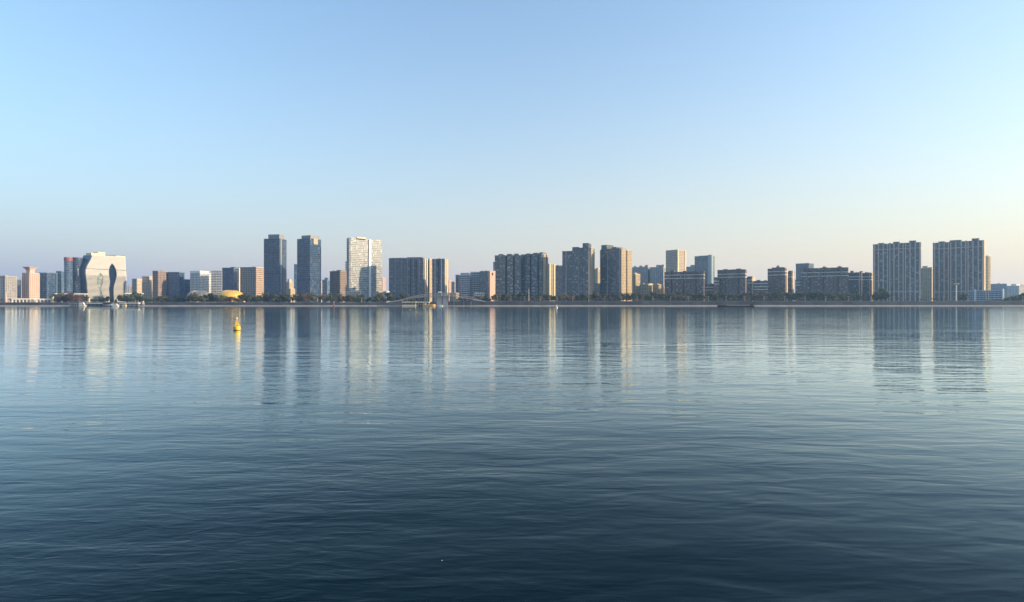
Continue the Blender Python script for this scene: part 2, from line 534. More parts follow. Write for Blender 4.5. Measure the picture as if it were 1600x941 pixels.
def round_tower(name, label, x0, x1, yt, Y, st, depth=1.0, cap=None, group=None, seg=28, lens=False, base=GB):
    s = ST[st]
    a0, a1 = atan(k_of(x0)), atan(k_of(x1)); ac = (a0 + a1) / 2
    Dc = Y / cos(ac); r = Dc * sin((a1 - a0) / 2)
    H = z_of(yt, Y) - base
    t = thing(name, label, 'building', (Dc * sin(ac), Dc * cos(ac), base), -ac, group)
    pol = lambda R: [(R * cos(2 * pi * i / seg), R * depth * sin(2 * pi * i / seg)) for i in range(seg)]
    core = MB().prism(pol(r - .3), 0, H).build('drum', s['glass'], t)
    g = MB()
    nfl = max(1, round(H / s['fh'])); fh = H / nfl
    for i in range(nfl + 1):
        z = i * fh
        g.prism(pol(r), z - fh * s['sp'] / 2, z + fh * s['sp'] / 2)
    for i in range(seg):
        a = 2 * pi * (i + .5) / seg
        if sin(a) < 0.3: g.tube((r * cos(a), r * depth * sin(a), 0), (r * cos(a), r * depth * sin(a), H), r * pi / seg * s['pf'], n=4)
    g.build('storey_grid', s['wall'], core, stuff=True)
    MB().prism(pol(r + .2), H - .8, H + 1.2).build('roof_rim', s['wall'], t)
    if cap:
        c0, c1, mt = cap
        MB().prism(pol(r + .5), z_of(c1, Y) - base, z_of(c0, Y) - base).build('sign_band', mt, t)
    if lens:
        o = MB(); zc = z_of(426, Y) - base; n = 14
        pts = [(1.3 * cos(2 * pi * i / n), 8.5 * sin(2 * pi * i / n)) for i in range(n)]
        vs = [(p[0] + r * .05, -r * depth - .6, zc + p[1]) for p in pts] + [(p[0] + r * .05, -r * depth + .4, zc + p[1]) for p in pts]
        o.add(vs, [tuple(range(n)), tuple(reversed(range(n, 2 * n)))] + [(i, n + i, n + (i + 1) % n, (i + 1) % n) for i in range(n)])
        o.build('lens_window', M_WHITE, t)
    return t


round_tower('round_tower', 'round steel blue tower with a red sign band round its top', 100, 113.5, 403.2, 1330, 'blue_curtain', cap=(404.2, 407.6, M_RED))
round_tower('round_tower', 'dark curved glass tower with a white lens-shaped slit left of the hotel', 112.5, 131, 403.5, 1350, 'dark_curtain', lens=True)


# ---- the hotel with leaf-shaped openings
def hotel():
    Y = 1340.0
    HC = lambda px_, py_: (120 + px_ / 10.455, 385 + py_ / 10.455)        # measured on an enlarged view
    left = [HC(*p) for p in ((250, 140), (225, 210), (180, 290), (146, 370), (140, 430), (148, 510), (160, 600), (166, 700), (176, 790), (160, 870))]
    right = [HC(*p) for p in ((790, 140), (793, 250), (797, 350), (802, 430), (811, 520), (813, 580), (808, 660), (802, 740), (799, 800), (800, 870))]
    l1 = [HC(*p) for p in ((569, 280), (540, 320), (522, 380), (519, 440), (527, 510), (537, 570), (530, 640), (522, 700), (528, 780), (534, 870))]
    r1 = [HC(*p) for p in ((571, 280), (606, 320), (634, 380), (647, 440), (643, 510), (625, 570), (607, 640), (596, 700), (598, 780), (604, 870))]
    l2 = [HC(*p) for p in ((379, 442), (345, 465), (322, 510), (315, 560), (326, 620), (348, 680), (358, 730), (366, 780), (352, 870))]
    r2 = [HC(*p) for p in ((381, 442), (408, 465), (424, 510), (425, 560), (410, 620), (390, 680), (396, 730), (410, 780), (414, 870))]
    psi = 62.0
    xb = 136.0
    th = -atan(k_of(xb)) - radians(psi)
    v = (-sin(th), cos(th)); C = (k_of(xb) * Y, Y)
    def yl(px_):                                     # distance along the sunny face
        k = k_of(px_); return (k * C[1] - C[0]) / (v[0] - k * v[1])
    def zl(px_, py_):
        s_ = yl(px_); return EYE + (HY - py_) / F * (C[1] + s_ * v[1]) - GB
    def P(pts):                                      # smooth curve through the measured points
        q = np.array([(yl(a), zl(a, b)) for a, b in pts]); out = []
        for i in range(len(q) - 1):
            p0, p1, p2, p3 = q[max(i - 1, 0)], q[i], q[i + 1], q[min(i + 2, len(q) - 1)]
            for u in (0, .25, .5, .75):
                out.append(tuple(.5 * (2 * p1 + (p2 - p0) * u + (2 * p0 - 5 * p1 + 4 * p2 - p3) * u * u + (3 * p1 - p0 - 3 * p2 + p3) * u ** 3)))
        out.append(tuple(q[-1]))
        return out
    L, R, L1, R1, L2, R2 = map(P, (left, right, l1, r1, l2, r2))
    t = thing('hotel', 'pale curved hotel with two tall leaf-shaped openings in its sunlit face', 'hotel', (C[0], C[1], GB), th)
    W = 34.0
    for q in (L, R, L1, R1, L2, R2): q[-1] = (q[-1][0], 0.0)
    outline = L + list(reversed(R))
    n = len(outline)
    sg = ST['pale_curtain']
    core = MB()
    core.add([(-3.0, a, b) for a, b in outline] + [(-W, a, b) for a, b in outline],
             [tuple(range(n)), tuple(reversed(range(n, 2 * n)))] + [(i, (i + 1) % n, n + (i + 1) % n, n + i) for i in range(n)])
    core = core.build('hotel_body', mat_plain('hotel_flank_shade', (0.07, 0.10, 0.16), 0.35, 0.08), t)  # dark blue body colour puts shade on the left flank
    def at(Q, z):
        zs = [p[1] for p in Q][::-1]; ys = [p[0] for p in Q][::-1]
        return float(np.interp(z, zs, ys))
    top = min(L[0][1], R[0][1])
    nf = 40; fh = top / nf
    g = MB(); gap = MB()
    for i in range(nf):
        z = i * fh + fh * 0.5
        thick = fh * (0.78 if z > top * .57 else 0.52)
        za_, zb_ = z - thick / 2, z + thick / 2
        edges = [L] + ([L2, R2] if z < L2[0][1] else []) + ([L1, R1] if z < L1[0][1] else []) + [R]
        for e0, e1 in zip(edges[0::2], edges[1::2]):
            a0, a1, b0, b1 = at(e0, za_), at(e1, za_), at(e0, zb_), at(e1, zb_)
            g.add([(xq, yq, zq) for xq in (-3.0, 1.3) for yq, zq in ((a0, za_), (a1, za_), (b1, zb_), (b0, zb_))],
                  [(0, 3, 2, 1), (4, 5, 6, 7), (0, 1, 5, 4), (1, 2, 6, 5), (2, 3, 7, 6), (3, 0, 4, 7)])
    g.build('storey_bands', mat_plain('hotel_cladding', (0.43, 0.46, 0.48), 0.6, 0.06), core, stuff=True)
    for nm, a, b, mt in (('leaf_lattice', L2, R2, glass_mat((0.12, 0.17, 0.18), 2.0, 1.8, 0.25, 0.2)),):
        pts = a + list(reversed(b)); m = len(pts)
        o = MB().add([(-0.1, p, q) for p, q in pts] + [(-1.5, p, q) for p, q in pts],
                     [tuple(range(m)), tuple(reversed(range(m, 2 * m)))] + [(i, (i + 1) % m, m + (i + 1) % m, m + i) for i in range(m)])
        o.build(nm, mt, t)
    pts = L1 + list(reversed(R1)); m = len(pts)
    o = MB().add([(-2.9, p, q) for p, q in pts] + [(-2.2, p, q) for p, q in pts], [tuple(range(m)), tuple(reversed(range(m, 2 * m)))] + [(i, (i + 1) % m, m + (i + 1) % m, m + i) for i in range(m)])
    o.build('leaf_opening', mat_plain('leaf_recess_shade', (0.008, 0.020, 0.050), 0.9, 0.05, spec=0.02), t)  # matte dark blue panel paints the shade inside the leaf recess
    za = zl(165, 421.4)
    MB().box(-0.6, 1.5, at(L, za), at(L1, za), za - .6, za + .6).build('dark_joint', M_DARK, t)
    MB().box(-0.6, 1.5, at(R1, za), at(R, za), za - .6, za + .6).build('dark_joint', M_DARK, t)
    for x0, x1, y0 in ((142.6, 152.5, 395.2), (153, 164, 393.8)):
        MB().box(-W * .6, .4, yl(x0), yl(x1), top - 1.2, zl(x0, y0)).build('roof_house', M_CREAM, t)
    # left flank takes the body's dark colour, which paints its shade
    MB().box(-W * .8, -1, yl(182), yl(195.5), top + .01, top + 1.8).build('roof_rail', M_CREAM, t)


hotel()

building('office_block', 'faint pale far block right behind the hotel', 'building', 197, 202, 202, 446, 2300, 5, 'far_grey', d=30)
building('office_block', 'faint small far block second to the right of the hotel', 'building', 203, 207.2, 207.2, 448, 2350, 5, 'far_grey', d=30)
building('office_block', 'small office block with an apricot sunlit face nearest right of the hotel', 'building', 207, 214, 223, 436.5, 1520, 42, 'cream_grid')
building('office_block', 'office block with a narrow cream sunlit face left of two dark blocks', 'building', 222.5, 233, 239, 432.7, 1440, 32, 'cream_grid')
building('office_block', 'dark block with a grey brown lit side and a pale sign strip', 'building', 239, 247, 263, 424, 1400, 48, 'brown_stone')
building('office_block', 'dark blue black block with a notched side left of the white gridded office', 'building', 263, 280, 288, 426, 1420, 30, 'dark_curtain')
building('office_block', 'low dark block squeezed in left of the white gridded office', 'building', 287, 297.5, 297.5, 437.5, 1500, 5, 'dark_curtain', d=24)
t = building('office_block', 'white gridded office block with a bright white crown', 'building', 297.5, 312.5, 329, 427, 1400, 44, 'white_grid', parapet=False)
zt = z_of(423.3, 1400) - GB
MB().box(-t['_w'] - .4, .5, -.4, t['_d'] * .82, t['_H'] + .9, zt).build('crown', M_WHITE, t)
building('office_block', 'blue grey office block with fine horizontal bands between white grid and dark slab', 'building', 330, 346.5, 346.5, 423, 1480, 8, 'banded', d=26)
building('office_tower', 'dark blue slab tower with a cream lit edge and a small roof box', 'building', 347.5, 365, 375.8, 419.2, 1390, 36, 'dark_curtain', ph=((358, 365, 417.2),), sun_pil=(373.6, 375.2), pil_mat=M_CREAM, pil_w=4)
building('office_block', 'purple brown block with a cream lattice side left of the twin towers', 'building', 376, 400, 413.5, 418.2, 1360, 36, 'lattice')


# ---- low domes
def dome(name, label, x0, x1, yt, yb, Y, mat, rim_mat, ribs=14):
    xm = (x0 + x1) / 2; R = (x_of(x1, Y) - x_of(x0, Y)) / 2
    z1 = z_of(yt, Y); zb = GB
    t = thing(name, label, 'dome', (k_of(xm) * Y, Y + R * .6, zb))
    prof = []
    Ht = z1 - zb - 2
    n = 9
    for i in range(n + 1):
        a = i / n * pi / 2 * .985
        prof.append((R * cos(a) ** .75, 2 + Ht * sin(a) ** .85))
    o = MB().lathe(prof, 40).build('dome_shell', mat, t, smooth=True)
    MB().lathe([(R * 1.0, 0), (R * 1.02, 2.0), (R * .99, 2.4)], 40).build('base_ring', rim_mat, t)
    for i in range(ribs):
        a = 2 * pi * i / ribs
        if sin(a) > .4: continue
        r = MB()
        pts = [(q * 1.004 * cos(a), q * 1.004 * sin(a), z + .12) for q, z in prof[:-1]]
        for p, q in zip(pts[:-1], pts[1:]): r.tube(p, q, .22, n=4)
        r.build('rib', rim_mat, t)
    return t


dome('conference_dome', 'low grey dome with a sunlit rim left of the gold dome', 286, 325, 454.2, 463, 1185, mat_plain('bronze_glass', (0.16, 0.17, 0.19), 0.35, 0.1, 0.2, metallic=0.3), M_COVE)
dome('conference_dome', 'shining gold dome low on the bank left of the twin towers', 334, 376, 453.3, 463, 1180, M_GOLD, M_COVE)

# ---- twin glass towers and the pale tower
Y = 1240
YA = 1300
t = building('office_tower', 'left of the twin dark glass towers, with a boxed crown', 'tower', 412.5, 436.5, 447.5, 373, YA, 30, 'dark_curtain', parapet=False, bands=(394.3, 427.3), band_mat=M_DARK)
MB().box(-t['_w'] * .78, -t['_w'] * .06, t['_d'] * .12, t['_d'] * .85, t['_H'] + .02, z_of(366, YA) - GB).build('crown', mat_plain('crown_screen', (0.20, 0.22, 0.24), 0.45, 0.15), t)
MB().box(-.05, .8, t['_d'] * .12, t['_d'] * .30, 0, t['_H']).build('pale_corner_strip', mat_plain('pale_glass_strip', (0.20, 0.23, 0.25), 0.3, 0.25, .5), t)
t = building('office_tower', 'right of the twin dark glass towers, with a gridded sunlit side', 'tower', 464.5, 484.5, 501.5, 372.6, Y, 44, 'dark_curtain', parapet=False, bands=(400.5, 437), band_mat=M_DARK)
MB().box(-t['_w'] * .72, -t['_w'] * .02, t['_d'] * .06, t['_d'] * .86, t['_H'] + .02, z_of(367.4, Y) - GB).build('crown', mat_plain('crown_screen', (0.20, 0.22, 0.24), 0.45, 0.15), t)
MB().box(-.05, .7, t['_d'] * .30, t['_d'] * .70, t['_H'] - 11, t['_H'] + 1).build('crown_sun_panel', mat_plain('crown_sun_tone', (0.30, 0.28, 0.22), 0.5, 0.3, 0.6), t)  # pale gold box stands in for sunlit facets of the crown
building('office_block', 'narrow blue tower peeking out left of the right twin tower', 'building', 459.5, 464.8, 464.8, 413.5, 1700, 4, 'blue_curtain', d=24)
building('apartment_block', 'cream far houses low in the gap between the twin towers', 'building', 447, 452, 458, 441, 2000, 40, 'cream_apartment', ph=((448, 451, 436.5),))
building('apartment_block', 'pale stepped far house below the gap between the twin towers', 'building', 448, 454, 460.5, 452, 1600, 40, 'cream_apartment')
building('office_block', 'blue stepped block just right of the right twin tower', 'building', 503.5, 511, 516.5, 438, 1640, 20, 'blue_curtain', ph=((506, 511, 434),))
building('office_block', 'sliver of a pale block close against the right twin tower', 'building', 500.5, 502, 505, 440, 1700, 30, 'cream_apartment')
building('office_block', 'dark block with a grey ribbed lit side left of the pale glass tower', 'building', 516, 529, 542.5, 424.5, 1330, 42, 'brown_stone', ph=((523, 529.5, 422),), piers=True)
t = building('office_tower', 'tall pale sunlit glass tower with a bright vertical strip', 'tower', 542, 545.5, 596.5, 372.5, 1260, 58, 'pale_curtain', rbays=((547, 573.5, 371.5, 1.2),), parapet=False)
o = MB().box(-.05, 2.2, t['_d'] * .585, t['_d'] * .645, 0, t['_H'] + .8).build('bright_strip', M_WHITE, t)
MB().box(-t['_w'] * .9, -.5, t['_d'] * .24, t['_d'] * .5, t['_H'] + .02, t['_H'] + 4.5).build('roof_house', M_CREAM, t)
MB().box(-t['_w'] * .9, -.5, t['_d'] * .84, t['_d'] * .94, t['_H'] + .02, t['_H'] + 1.8).build('roof_house', M_CREAM, t)
MB().box(.5, 1.45, t['_d'] * .20, t['_d'] * .48, t['_H'] - 1.2, t['_H'] + 1.5).build('sign_panel', M_DARK, t)
building('office_block', 'dark louvred block behind the left edge of the pale glass tower', 'building', 539.5, 543, 543, 409, 1420, 3, 'banded', d=20)
building('office_block', 'pinkish lit block just right of the pale glass tower', 'building', 596, 597.5, 601.5, 434.5, 1700, 50, 'pink_stone')
building('low_house', 'low glazed podium at the foot of the pale glass tower', 'building', 540, 562.5, 562.5, 456, 1225, 6, 'teal_curtain', d=16)
building('low_house', 'small cream house between the pale glass tower and the wide dark slab', 'building', 586, 592, 601, 457, 1222, 45, 'cream_apartment', ph=((587, 591, 455.4),))
building('low_house', 'small white house tucked against the wide dark apartment slab', 'building', 599, 604, 608, 456, 1218, 30, 'white_grid')

# ---- dark apartment slabs by the bridge
building('apartment_tower', 'wide dark apartment slab behind the arched bridge with a gold lit side', 'tower', 608, 661, 667.8, 404, 1262, 17, 'apartment',
         ph=((609, 630, 402.3), (634, 658, 401.6)), pil=(618, 628, 637, 646, 655), slots=((641, 642.5), (649.5, 651)), sun_pil=(663.6, 666.6), sun_pil_w=5, pil_mat=mat_plain('slab_pier', (0.25, 0.25, 0.27), .8), pil_w=1.4)
building('apartment_tower', 'narrow apartment tower behind the wide slab with a gold edge', 'tower', 664, 671, 674.6, 405.5, 1330, 24, 'cream_apartment')
building('apartment_tower', 'slim dark apartment tower behind the bridge with a bright gold side', 'tower', 675.5, 694, 700.4, 405.6, 1222, 20, 'apartment',
         ph=((677, 692, 404),), slots=((684.5, 686),), sun_pil=(695.8, 698.6), sun_pil_w=5, pil=(680, 690), pil_mat=M_STONE)
building('apartment_block', 'small pink lit far block right of the slim gold-sided tower', 'building', 699, 701, 704.5, 438.5, 1800, 50, 'pink_stone')
building('apartment_block', 'blue far block with a pink edge before the banded office complex', 'building', 704.5, 710, 712, 441, 1850, 25, 'far_grey')
# ---- banded office complex
building('office_block', 'dark left wing of the banded blue office complex', 'building', 712, 717.5, 717.5, 430.3, 1290, 0, 'blue_curtain', d=24)
building('office_block', 'blue office block striped with pale bands right of the bridge', 'building', 717, 733, 735.5, 430.5, 1262, 12, 'banded', ph=((719, 732, 426.4),))
building('office_block', 'grey blue glazed middle wing of the banded office complex', 'building', 735, 752, 752, 426, 1285, 3, 'banded', d=26)
t = building('office_block', 'teal glazed wing with a thin bright light strip beside the pink tower', 'building', 750, 761.5, 763.6, 424.6, 1270, 16, 'teal_curtain')
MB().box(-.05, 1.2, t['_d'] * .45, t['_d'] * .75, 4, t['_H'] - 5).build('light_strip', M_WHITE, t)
t = building('office_tower', 'slim pink stone tower with a square opening near its top', 'building', 762.5, 765.3, 773.6, 424.2, 1212, 50, 'pink_stone', piers=False)
MB().box(-.02, .55, 0, t['_d'], 0, t['_H']).build('stone_face', mat_plain('pink_stone_panel', (0.55, 0.36, 0.31), .75), t)
MB().box(.3, .62, t['_d'] * .32, t['_d'] * .62, t['_H'] - 8, t['_H'] - 2.6).build('square_window', M_DARK, t)
building('low_house', 'low grey white house before the banded office complex', 'building', 741, 757, 757, 458.5, 1222, 0, 'white_grid', d=12, ph=((743, 748, 456.8),))
building('low_house', 'cream lit little house beside the bridge crown', 'building', 703, 708, 717, 459, 1226, 40, 'cream_apartment', ph=((704, 707, 457.2),))

# ---- teal apartment towers in the middle
building('apartment_tower', 'left of two joined teal apartment towers next to the pink tower', 'tower', 773.5, 813, 814.5, 400, 1236, 3, 'teal_apartment', d=20,
         ph=((779, 786, 396.8), (792, 799, 396.6), (803, 810, 396.2)), bays=((780, 789, 399, 2.2), (793, 801.5, 398.5, 2.2), (805, 811, 399, 2.0)), slots=((790, 792), (802.2, 804)))
building('apartment_tower', 'right of two joined teal apartment towers, with a cream corner cap', 'tower', 814.5, 846, 855.8, 397.6, 1230, 24, 'teal_apartment',
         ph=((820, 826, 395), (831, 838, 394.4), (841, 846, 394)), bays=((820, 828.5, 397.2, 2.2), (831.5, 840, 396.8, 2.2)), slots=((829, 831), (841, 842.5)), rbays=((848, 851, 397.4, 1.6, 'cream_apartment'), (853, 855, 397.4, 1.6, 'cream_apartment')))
building('apartment_tower', 'sliver of a blue tower at the left edge of the teal apartments', 'tower', 770.8, 774, 774, 410, 1500, 0, 'blue_curtain', d=20)
building('apartment_tower', 'narrow cream apartment tower glowing between the teal and the stepped towers', 'tower', 856, 858, 867.3, 413, 1420, 56, 'cream_apartment', sun_pil=(859, 866), pil_mat=M_CREAM)
building('apartment_tower', 'blue grey apartment tower in shade left of the stepped towers', 'tower', 867.5, 881, 881, 416, 1440, 0, 'apartment', d=24, ph=((870, 873, 414.4), (876, 879, 414.8)))
building('apartment_tower', 'left of the two tall stepped apartment towers with raised lift shafts', 'tower', 879, 921.5, 928.8, 392.4, 1216, 14, 'apartment',
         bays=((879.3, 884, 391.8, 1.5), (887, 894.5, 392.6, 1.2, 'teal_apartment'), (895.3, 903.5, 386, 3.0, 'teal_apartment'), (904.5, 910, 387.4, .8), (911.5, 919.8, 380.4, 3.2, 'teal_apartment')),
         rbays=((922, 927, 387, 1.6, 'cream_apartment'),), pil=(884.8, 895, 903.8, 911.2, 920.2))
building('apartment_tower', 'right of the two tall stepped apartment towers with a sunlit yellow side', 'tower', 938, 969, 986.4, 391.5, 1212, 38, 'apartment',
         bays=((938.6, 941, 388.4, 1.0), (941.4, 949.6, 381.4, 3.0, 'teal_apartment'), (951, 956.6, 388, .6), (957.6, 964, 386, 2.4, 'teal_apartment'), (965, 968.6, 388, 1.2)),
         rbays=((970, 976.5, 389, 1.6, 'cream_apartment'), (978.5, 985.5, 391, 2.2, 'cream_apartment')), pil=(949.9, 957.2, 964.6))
building('apartment_block', 'far grey block with a gold cap in the gap between the stepped towers', 'building', 928.5, 934, 938.5, 421, 1700, 35, 'cream_apartment', ph=((930, 934, 418.8),))
building('apartment_block', 'lower dark block with one lit panel between the stepped towers', 'building', 929, 938.5, 938.5, 444, 1420, 0, 'apartment', d=16)

# ---- far grey apartments and small sunlit blocks
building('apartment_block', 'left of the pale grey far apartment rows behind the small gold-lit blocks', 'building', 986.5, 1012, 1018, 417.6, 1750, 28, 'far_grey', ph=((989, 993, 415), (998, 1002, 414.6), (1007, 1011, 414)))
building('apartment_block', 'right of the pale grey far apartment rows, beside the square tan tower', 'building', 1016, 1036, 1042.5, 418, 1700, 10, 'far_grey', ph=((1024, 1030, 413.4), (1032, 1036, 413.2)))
building('apartment_block', 'slim small block with a gold side beside the yellow-sided tower', 'building', 985.5, 993, 999.7, 429, 1300, 38, 'cream_apartment', ph=((986.5, 990.5, 426.2),))
building('apartment_block', 'left of two low blocks with gold-lit ends under the far apartments', 'building', 1000, 1013, 1020.8, 444.8, 1280, 36, 'cream_apartment', ph=((1008, 1013, 442.8),))
building('apartment_block', 'right of two low blocks with gold-lit ends under the far apartments', 'building', 1020.5, 1028, 1032.6, 445.4, 1270, 34, 'cream_apartment', ph=((1022, 1026, 443.4),))
building('apartment_block', 'lowest small block with a gold roof edge beside the long brick block', 'building', 1032, 1037, 1040, 450, 1290, 34, 'cream_apartment', ph=((1033, 1037, 448.4),))
building('office_tower', 'square tan office tower with a sunlit side above the brick blocks', 'tower', 1041, 1058, 1071.5, 391, 1420, 38, 'cream_grid', sun_pil=(1059.2, 1070.6))
building('apartment_block', 'stepped pale grey far block behind the long brick block', 'building', 1072, 1088, 1098, 417, 1650, 32, 'far_grey', ph=((1077, 1086, 413.6),), rbays=((1089, 1094, 415, 1.0, 'cream_apartment'),))
t = building('office_tower', 'pale blue glass tower with a rounded bright corner', 'tower', 1085.5, 1111, 1116.5, 400.3, 1520, 20, 'teal_curtain', ph=((1091, 1104, 398.8),))
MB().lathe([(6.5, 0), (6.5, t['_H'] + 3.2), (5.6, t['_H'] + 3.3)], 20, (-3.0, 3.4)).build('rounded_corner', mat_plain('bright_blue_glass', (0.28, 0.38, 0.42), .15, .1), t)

# ---- brick apartment blocks with white bands
M_BR_PIL = mat_plain('brick_pier', (0.19, 0.14, 0.135), .85)
building('apartment_block', 'long brick apartment block with two white bands below the tan tower', 'building', 1038.8, 1099, 1101.2, 425.2, 1222, 6, 'brick', d=18, bands=(429.3, 434.6),
         ph=((1047, 1053, 421.6), (1067, 1072, 422.6), (1086, 1090, 422.4), (1096, 1100, 423.2)), pil=(1047, 1053, 1066, 1072, 1085, 1091), slots=((1049, 1050.6), (1068, 1069.6), (1087, 1088.6)), pil_mat=M_BR_PIL)
building('apartment_block', 'low brick wing with white bands between the two large brick blocks', 'building', 1102, 1116.5, 1116.5, 444.8, 1262, 0, 'brick', d=16, bands=(449, 453.4))
building('apartment_block', 'lower left step of the second large brick block', 'building', 1116, 1123, 1123, 434.4, 1245, 0, 'brick', d=18, bands=(439.4, 444))
building('apartment_block', 'second large brick apartment block with two white bands', 'building', 1121.6, 1164, 1167, 422, 1232, 8, 'brick', d=20, bands=(428, 432.8),
         ph=((1130, 1136, 419.8), (1152, 1157, 419.4)), pil=(1130, 1137, 1150, 1157), slots=((1133, 1134.4), (1153, 1154.4)), pil_mat=M_BR_PIL)
building('apartment_block', 'stepped brick block with orange lit edges right of the second large brick block', 'building', 1166.5, 1174.5, 1178.2, 433.4, 1300, 30, 'brick', bands=(437.6, 442.4), ph=((1168, 1173, 431.8),), sun_pil=(1175.6, 1177.6), pil_mat=M_STONE)
building('apartment_block', 'low brick block with pale bands beside the domed brick tower', 'building', 1178, 1199.5, 1199.5, 440, 1290, 0, 'brick', d=16, bands=(443, 448, 452.4), ph=((1183, 1188, 437.4), (1193, 1197, 438.6)))
t = building('apartment_tower', 'square brick apartment tower with a small roof dome and gold edge', 'tower', 1200, 1226.5, 1230.6, 420, 1320, 24, 'brick', bands=(424, 429.4), ph=((1205, 1224, 417.4),), sun_pil=(1229,), pil=(1207, 1219), pil_mat=M_BR_PIL)
MB().lathe([(4.6, t['_H'] + 3), (4.4, t['_H'] + 5), (3.4, t['_H'] + 7), (1.8, t['_H'] + 8.3), (.2, t['_H'] + 8.8)], 16, (-t['_w'] * .46, t['_d'] * .5)).build('roof_dome', M_CONC, t, smooth=True)
building('apartment_tower', 'narrow brick tower with a gold-lit right edge beside the domed tower', 'tower', 1230.4, 1236.6, 1240.4, 424.4, 1345, 34, 'brick', bands=(433,), ph=((1232, 1236, 423),), sun_pil=(1238.6,), pil_mat=M_STONE)
building('office_tower', 'flat blue office box rising behind the longest brick block', 'tower', 1243.6, 1264, 1271.3, 412, 1560, 22, 'blue_curtain')
building('apartment_block', 'small brick step at the left end of the longest brick block', 'building', 1243, 1253, 1253, 438, 1262, 0, 'brick', d=16, bands=(441, 445.6))
t = building('apartment_block', 'longest brick apartment block with white bands and two roof domes', 'building', 1252.3, 1324, 1325.8, 418.8, 1215, 4, 'brick', d=20, bands=(425, 430.7),
             ph=((1283, 1291, 417.2), (1307, 1315, 417.2), (1262, 1270, 417.4)), pil=(1262, 1270, 1283, 1291, 1306, 1314), slots=((1265.5, 1267), (1286.4, 1288), (1309.4, 1311)), pil_mat=M_BR_PIL)
for q in (.495, .828):
    MB().lathe([(3.6, t['_H'] + 2), (3.4, t['_H'] + 3.4), (2.3, t['_H'] + 4.6), (.2, t['_H'] + 5.2)], 16, (-t['_w'] * (1 - q), t['_d'] * .5)).build('roof_dome', M_CONC, t, smooth=True)
building('apartment_block', 'brick block with two gold-lit columns left of the tall riverside slabs', 'building', 1326, 1346, 1349, 426.6, 1310, 14, 'brick', d=16, bands=(432.4, 436.6), ph=((1328, 1332, 422.6), (1343, 1346, 423.6)), sun_pil=(1348.2,), pil=(1343, 1346), pil_mat=M_STONE)  # pale stone pilasters put the sunlight of the columns into colour
building('apartment_block', 'brick block end standing against the left riverside slab', 'building', 1348, 1360.6, 1363.6, 427.4, 1290, 20, 'brick', bands=(432.6, 437), sun_pil=(1362.6,), pil=(1359,), pil_mat=M_STONE)  # pale pilaster colour imitates a sunlit edge column

# ---- the two tall slabs on the right
building('apartment_tower', 'left of the two tall glazed riverside slabs ribbed with pale pilasters', 'tower', 1364.5, 1437.8, 1439.6, 379.5, 1205, 3, 'teal_apartment', d=22, bands=(387.4, 456), band_mat=M_STONE,
         ph=((1372, 1381, 376.6), (1396, 1405.6, 375.8), (1421, 1431, 375.2)), pil=(1366.5, 1373, 1380.6, 1387.6, 1391, 1397.6, 1405, 1412, 1415.4, 1422.6, 1430.4, 1437.2), slots=((1388, 1390.4), (1412.4, 1414.8)), pil_w=1.9)
building('apartment_tower', 'right of the two tall glazed riverside slabs, with a gold right edge', 'tower', 1458, 1536.4, 1538.2, 376.4, 1200, 6, 'teal_apartment', d=22, bands=(385.4, 455.6), band_mat=M_STONE,
         ph=((1466, 1475.6, 373.4), (1484, 1502, 372.6), (1518.6, 1529, 371.6)), pil=(1460.6, 1468, 1476, 1483, 1486.4, 1494.6, 1503, 1510, 1513.4, 1521, 1529, 1535.6), slots=((1483.6, 1486), (1510.6, 1512.8)), pil_w=1.9, sun_pil=(1536.9, 1537.8), sun_pil_w=6)
building('apartment_tower', 'beige windowed tower standing back between the two riverside slabs', 'tower', 1439, 1455.4, 1457.4, 419.6, 1420, 6, 'cream_apartment', d=20, ph=((1441, 1449, 415.4), (1450, 1456, 417.6)))
round_tower('round_tower', 'round cream tower lit yellow at the right edge of the tall slabs', 1524, 1547.5, 401, 1290, 'sun_painted_cream')
t = building('low_house', 'low pale green glazed house with two turrets before the right slab', 'building', 1513.6, 1566, 1568.4, 454.6, 1180, 2, 'banded', d=16, pil=(1541, 1545), pil_w=1.6)
for q in (1524, 1567):
    c = -t['_w'] + t['_w'] * (q - 1513.6) / (1566 - 1513.6)
    MB().lathe([(1.7, 0), (1.7, t['_H'] + 2.4), (1.2, t['_H'] + 3.6), (.2, t['_H'] + 4)], 12, (c, -1.0)).build('turret', M_WHITE, t)
building('office_block', 'blue far office row right of the round cream tower', 'building', 1548, 1573, 1573, 444, 2300, 0, 'blue_curtain', d=30, ph=((1558, 1563, 442.6),))
building('office_block', 'pale cream far office block near the right edge', 'building', 1573.4, 1592, 1592, 447, 1900, 30, 'white_grid', d=30, ph=((1578, 1586, 443.6),))
building('office_block', 'far block cut by the right edge of the view', 'building', 1592.5, 1606, 1606, 446, 2200, 0, 'far_grey', d=30)


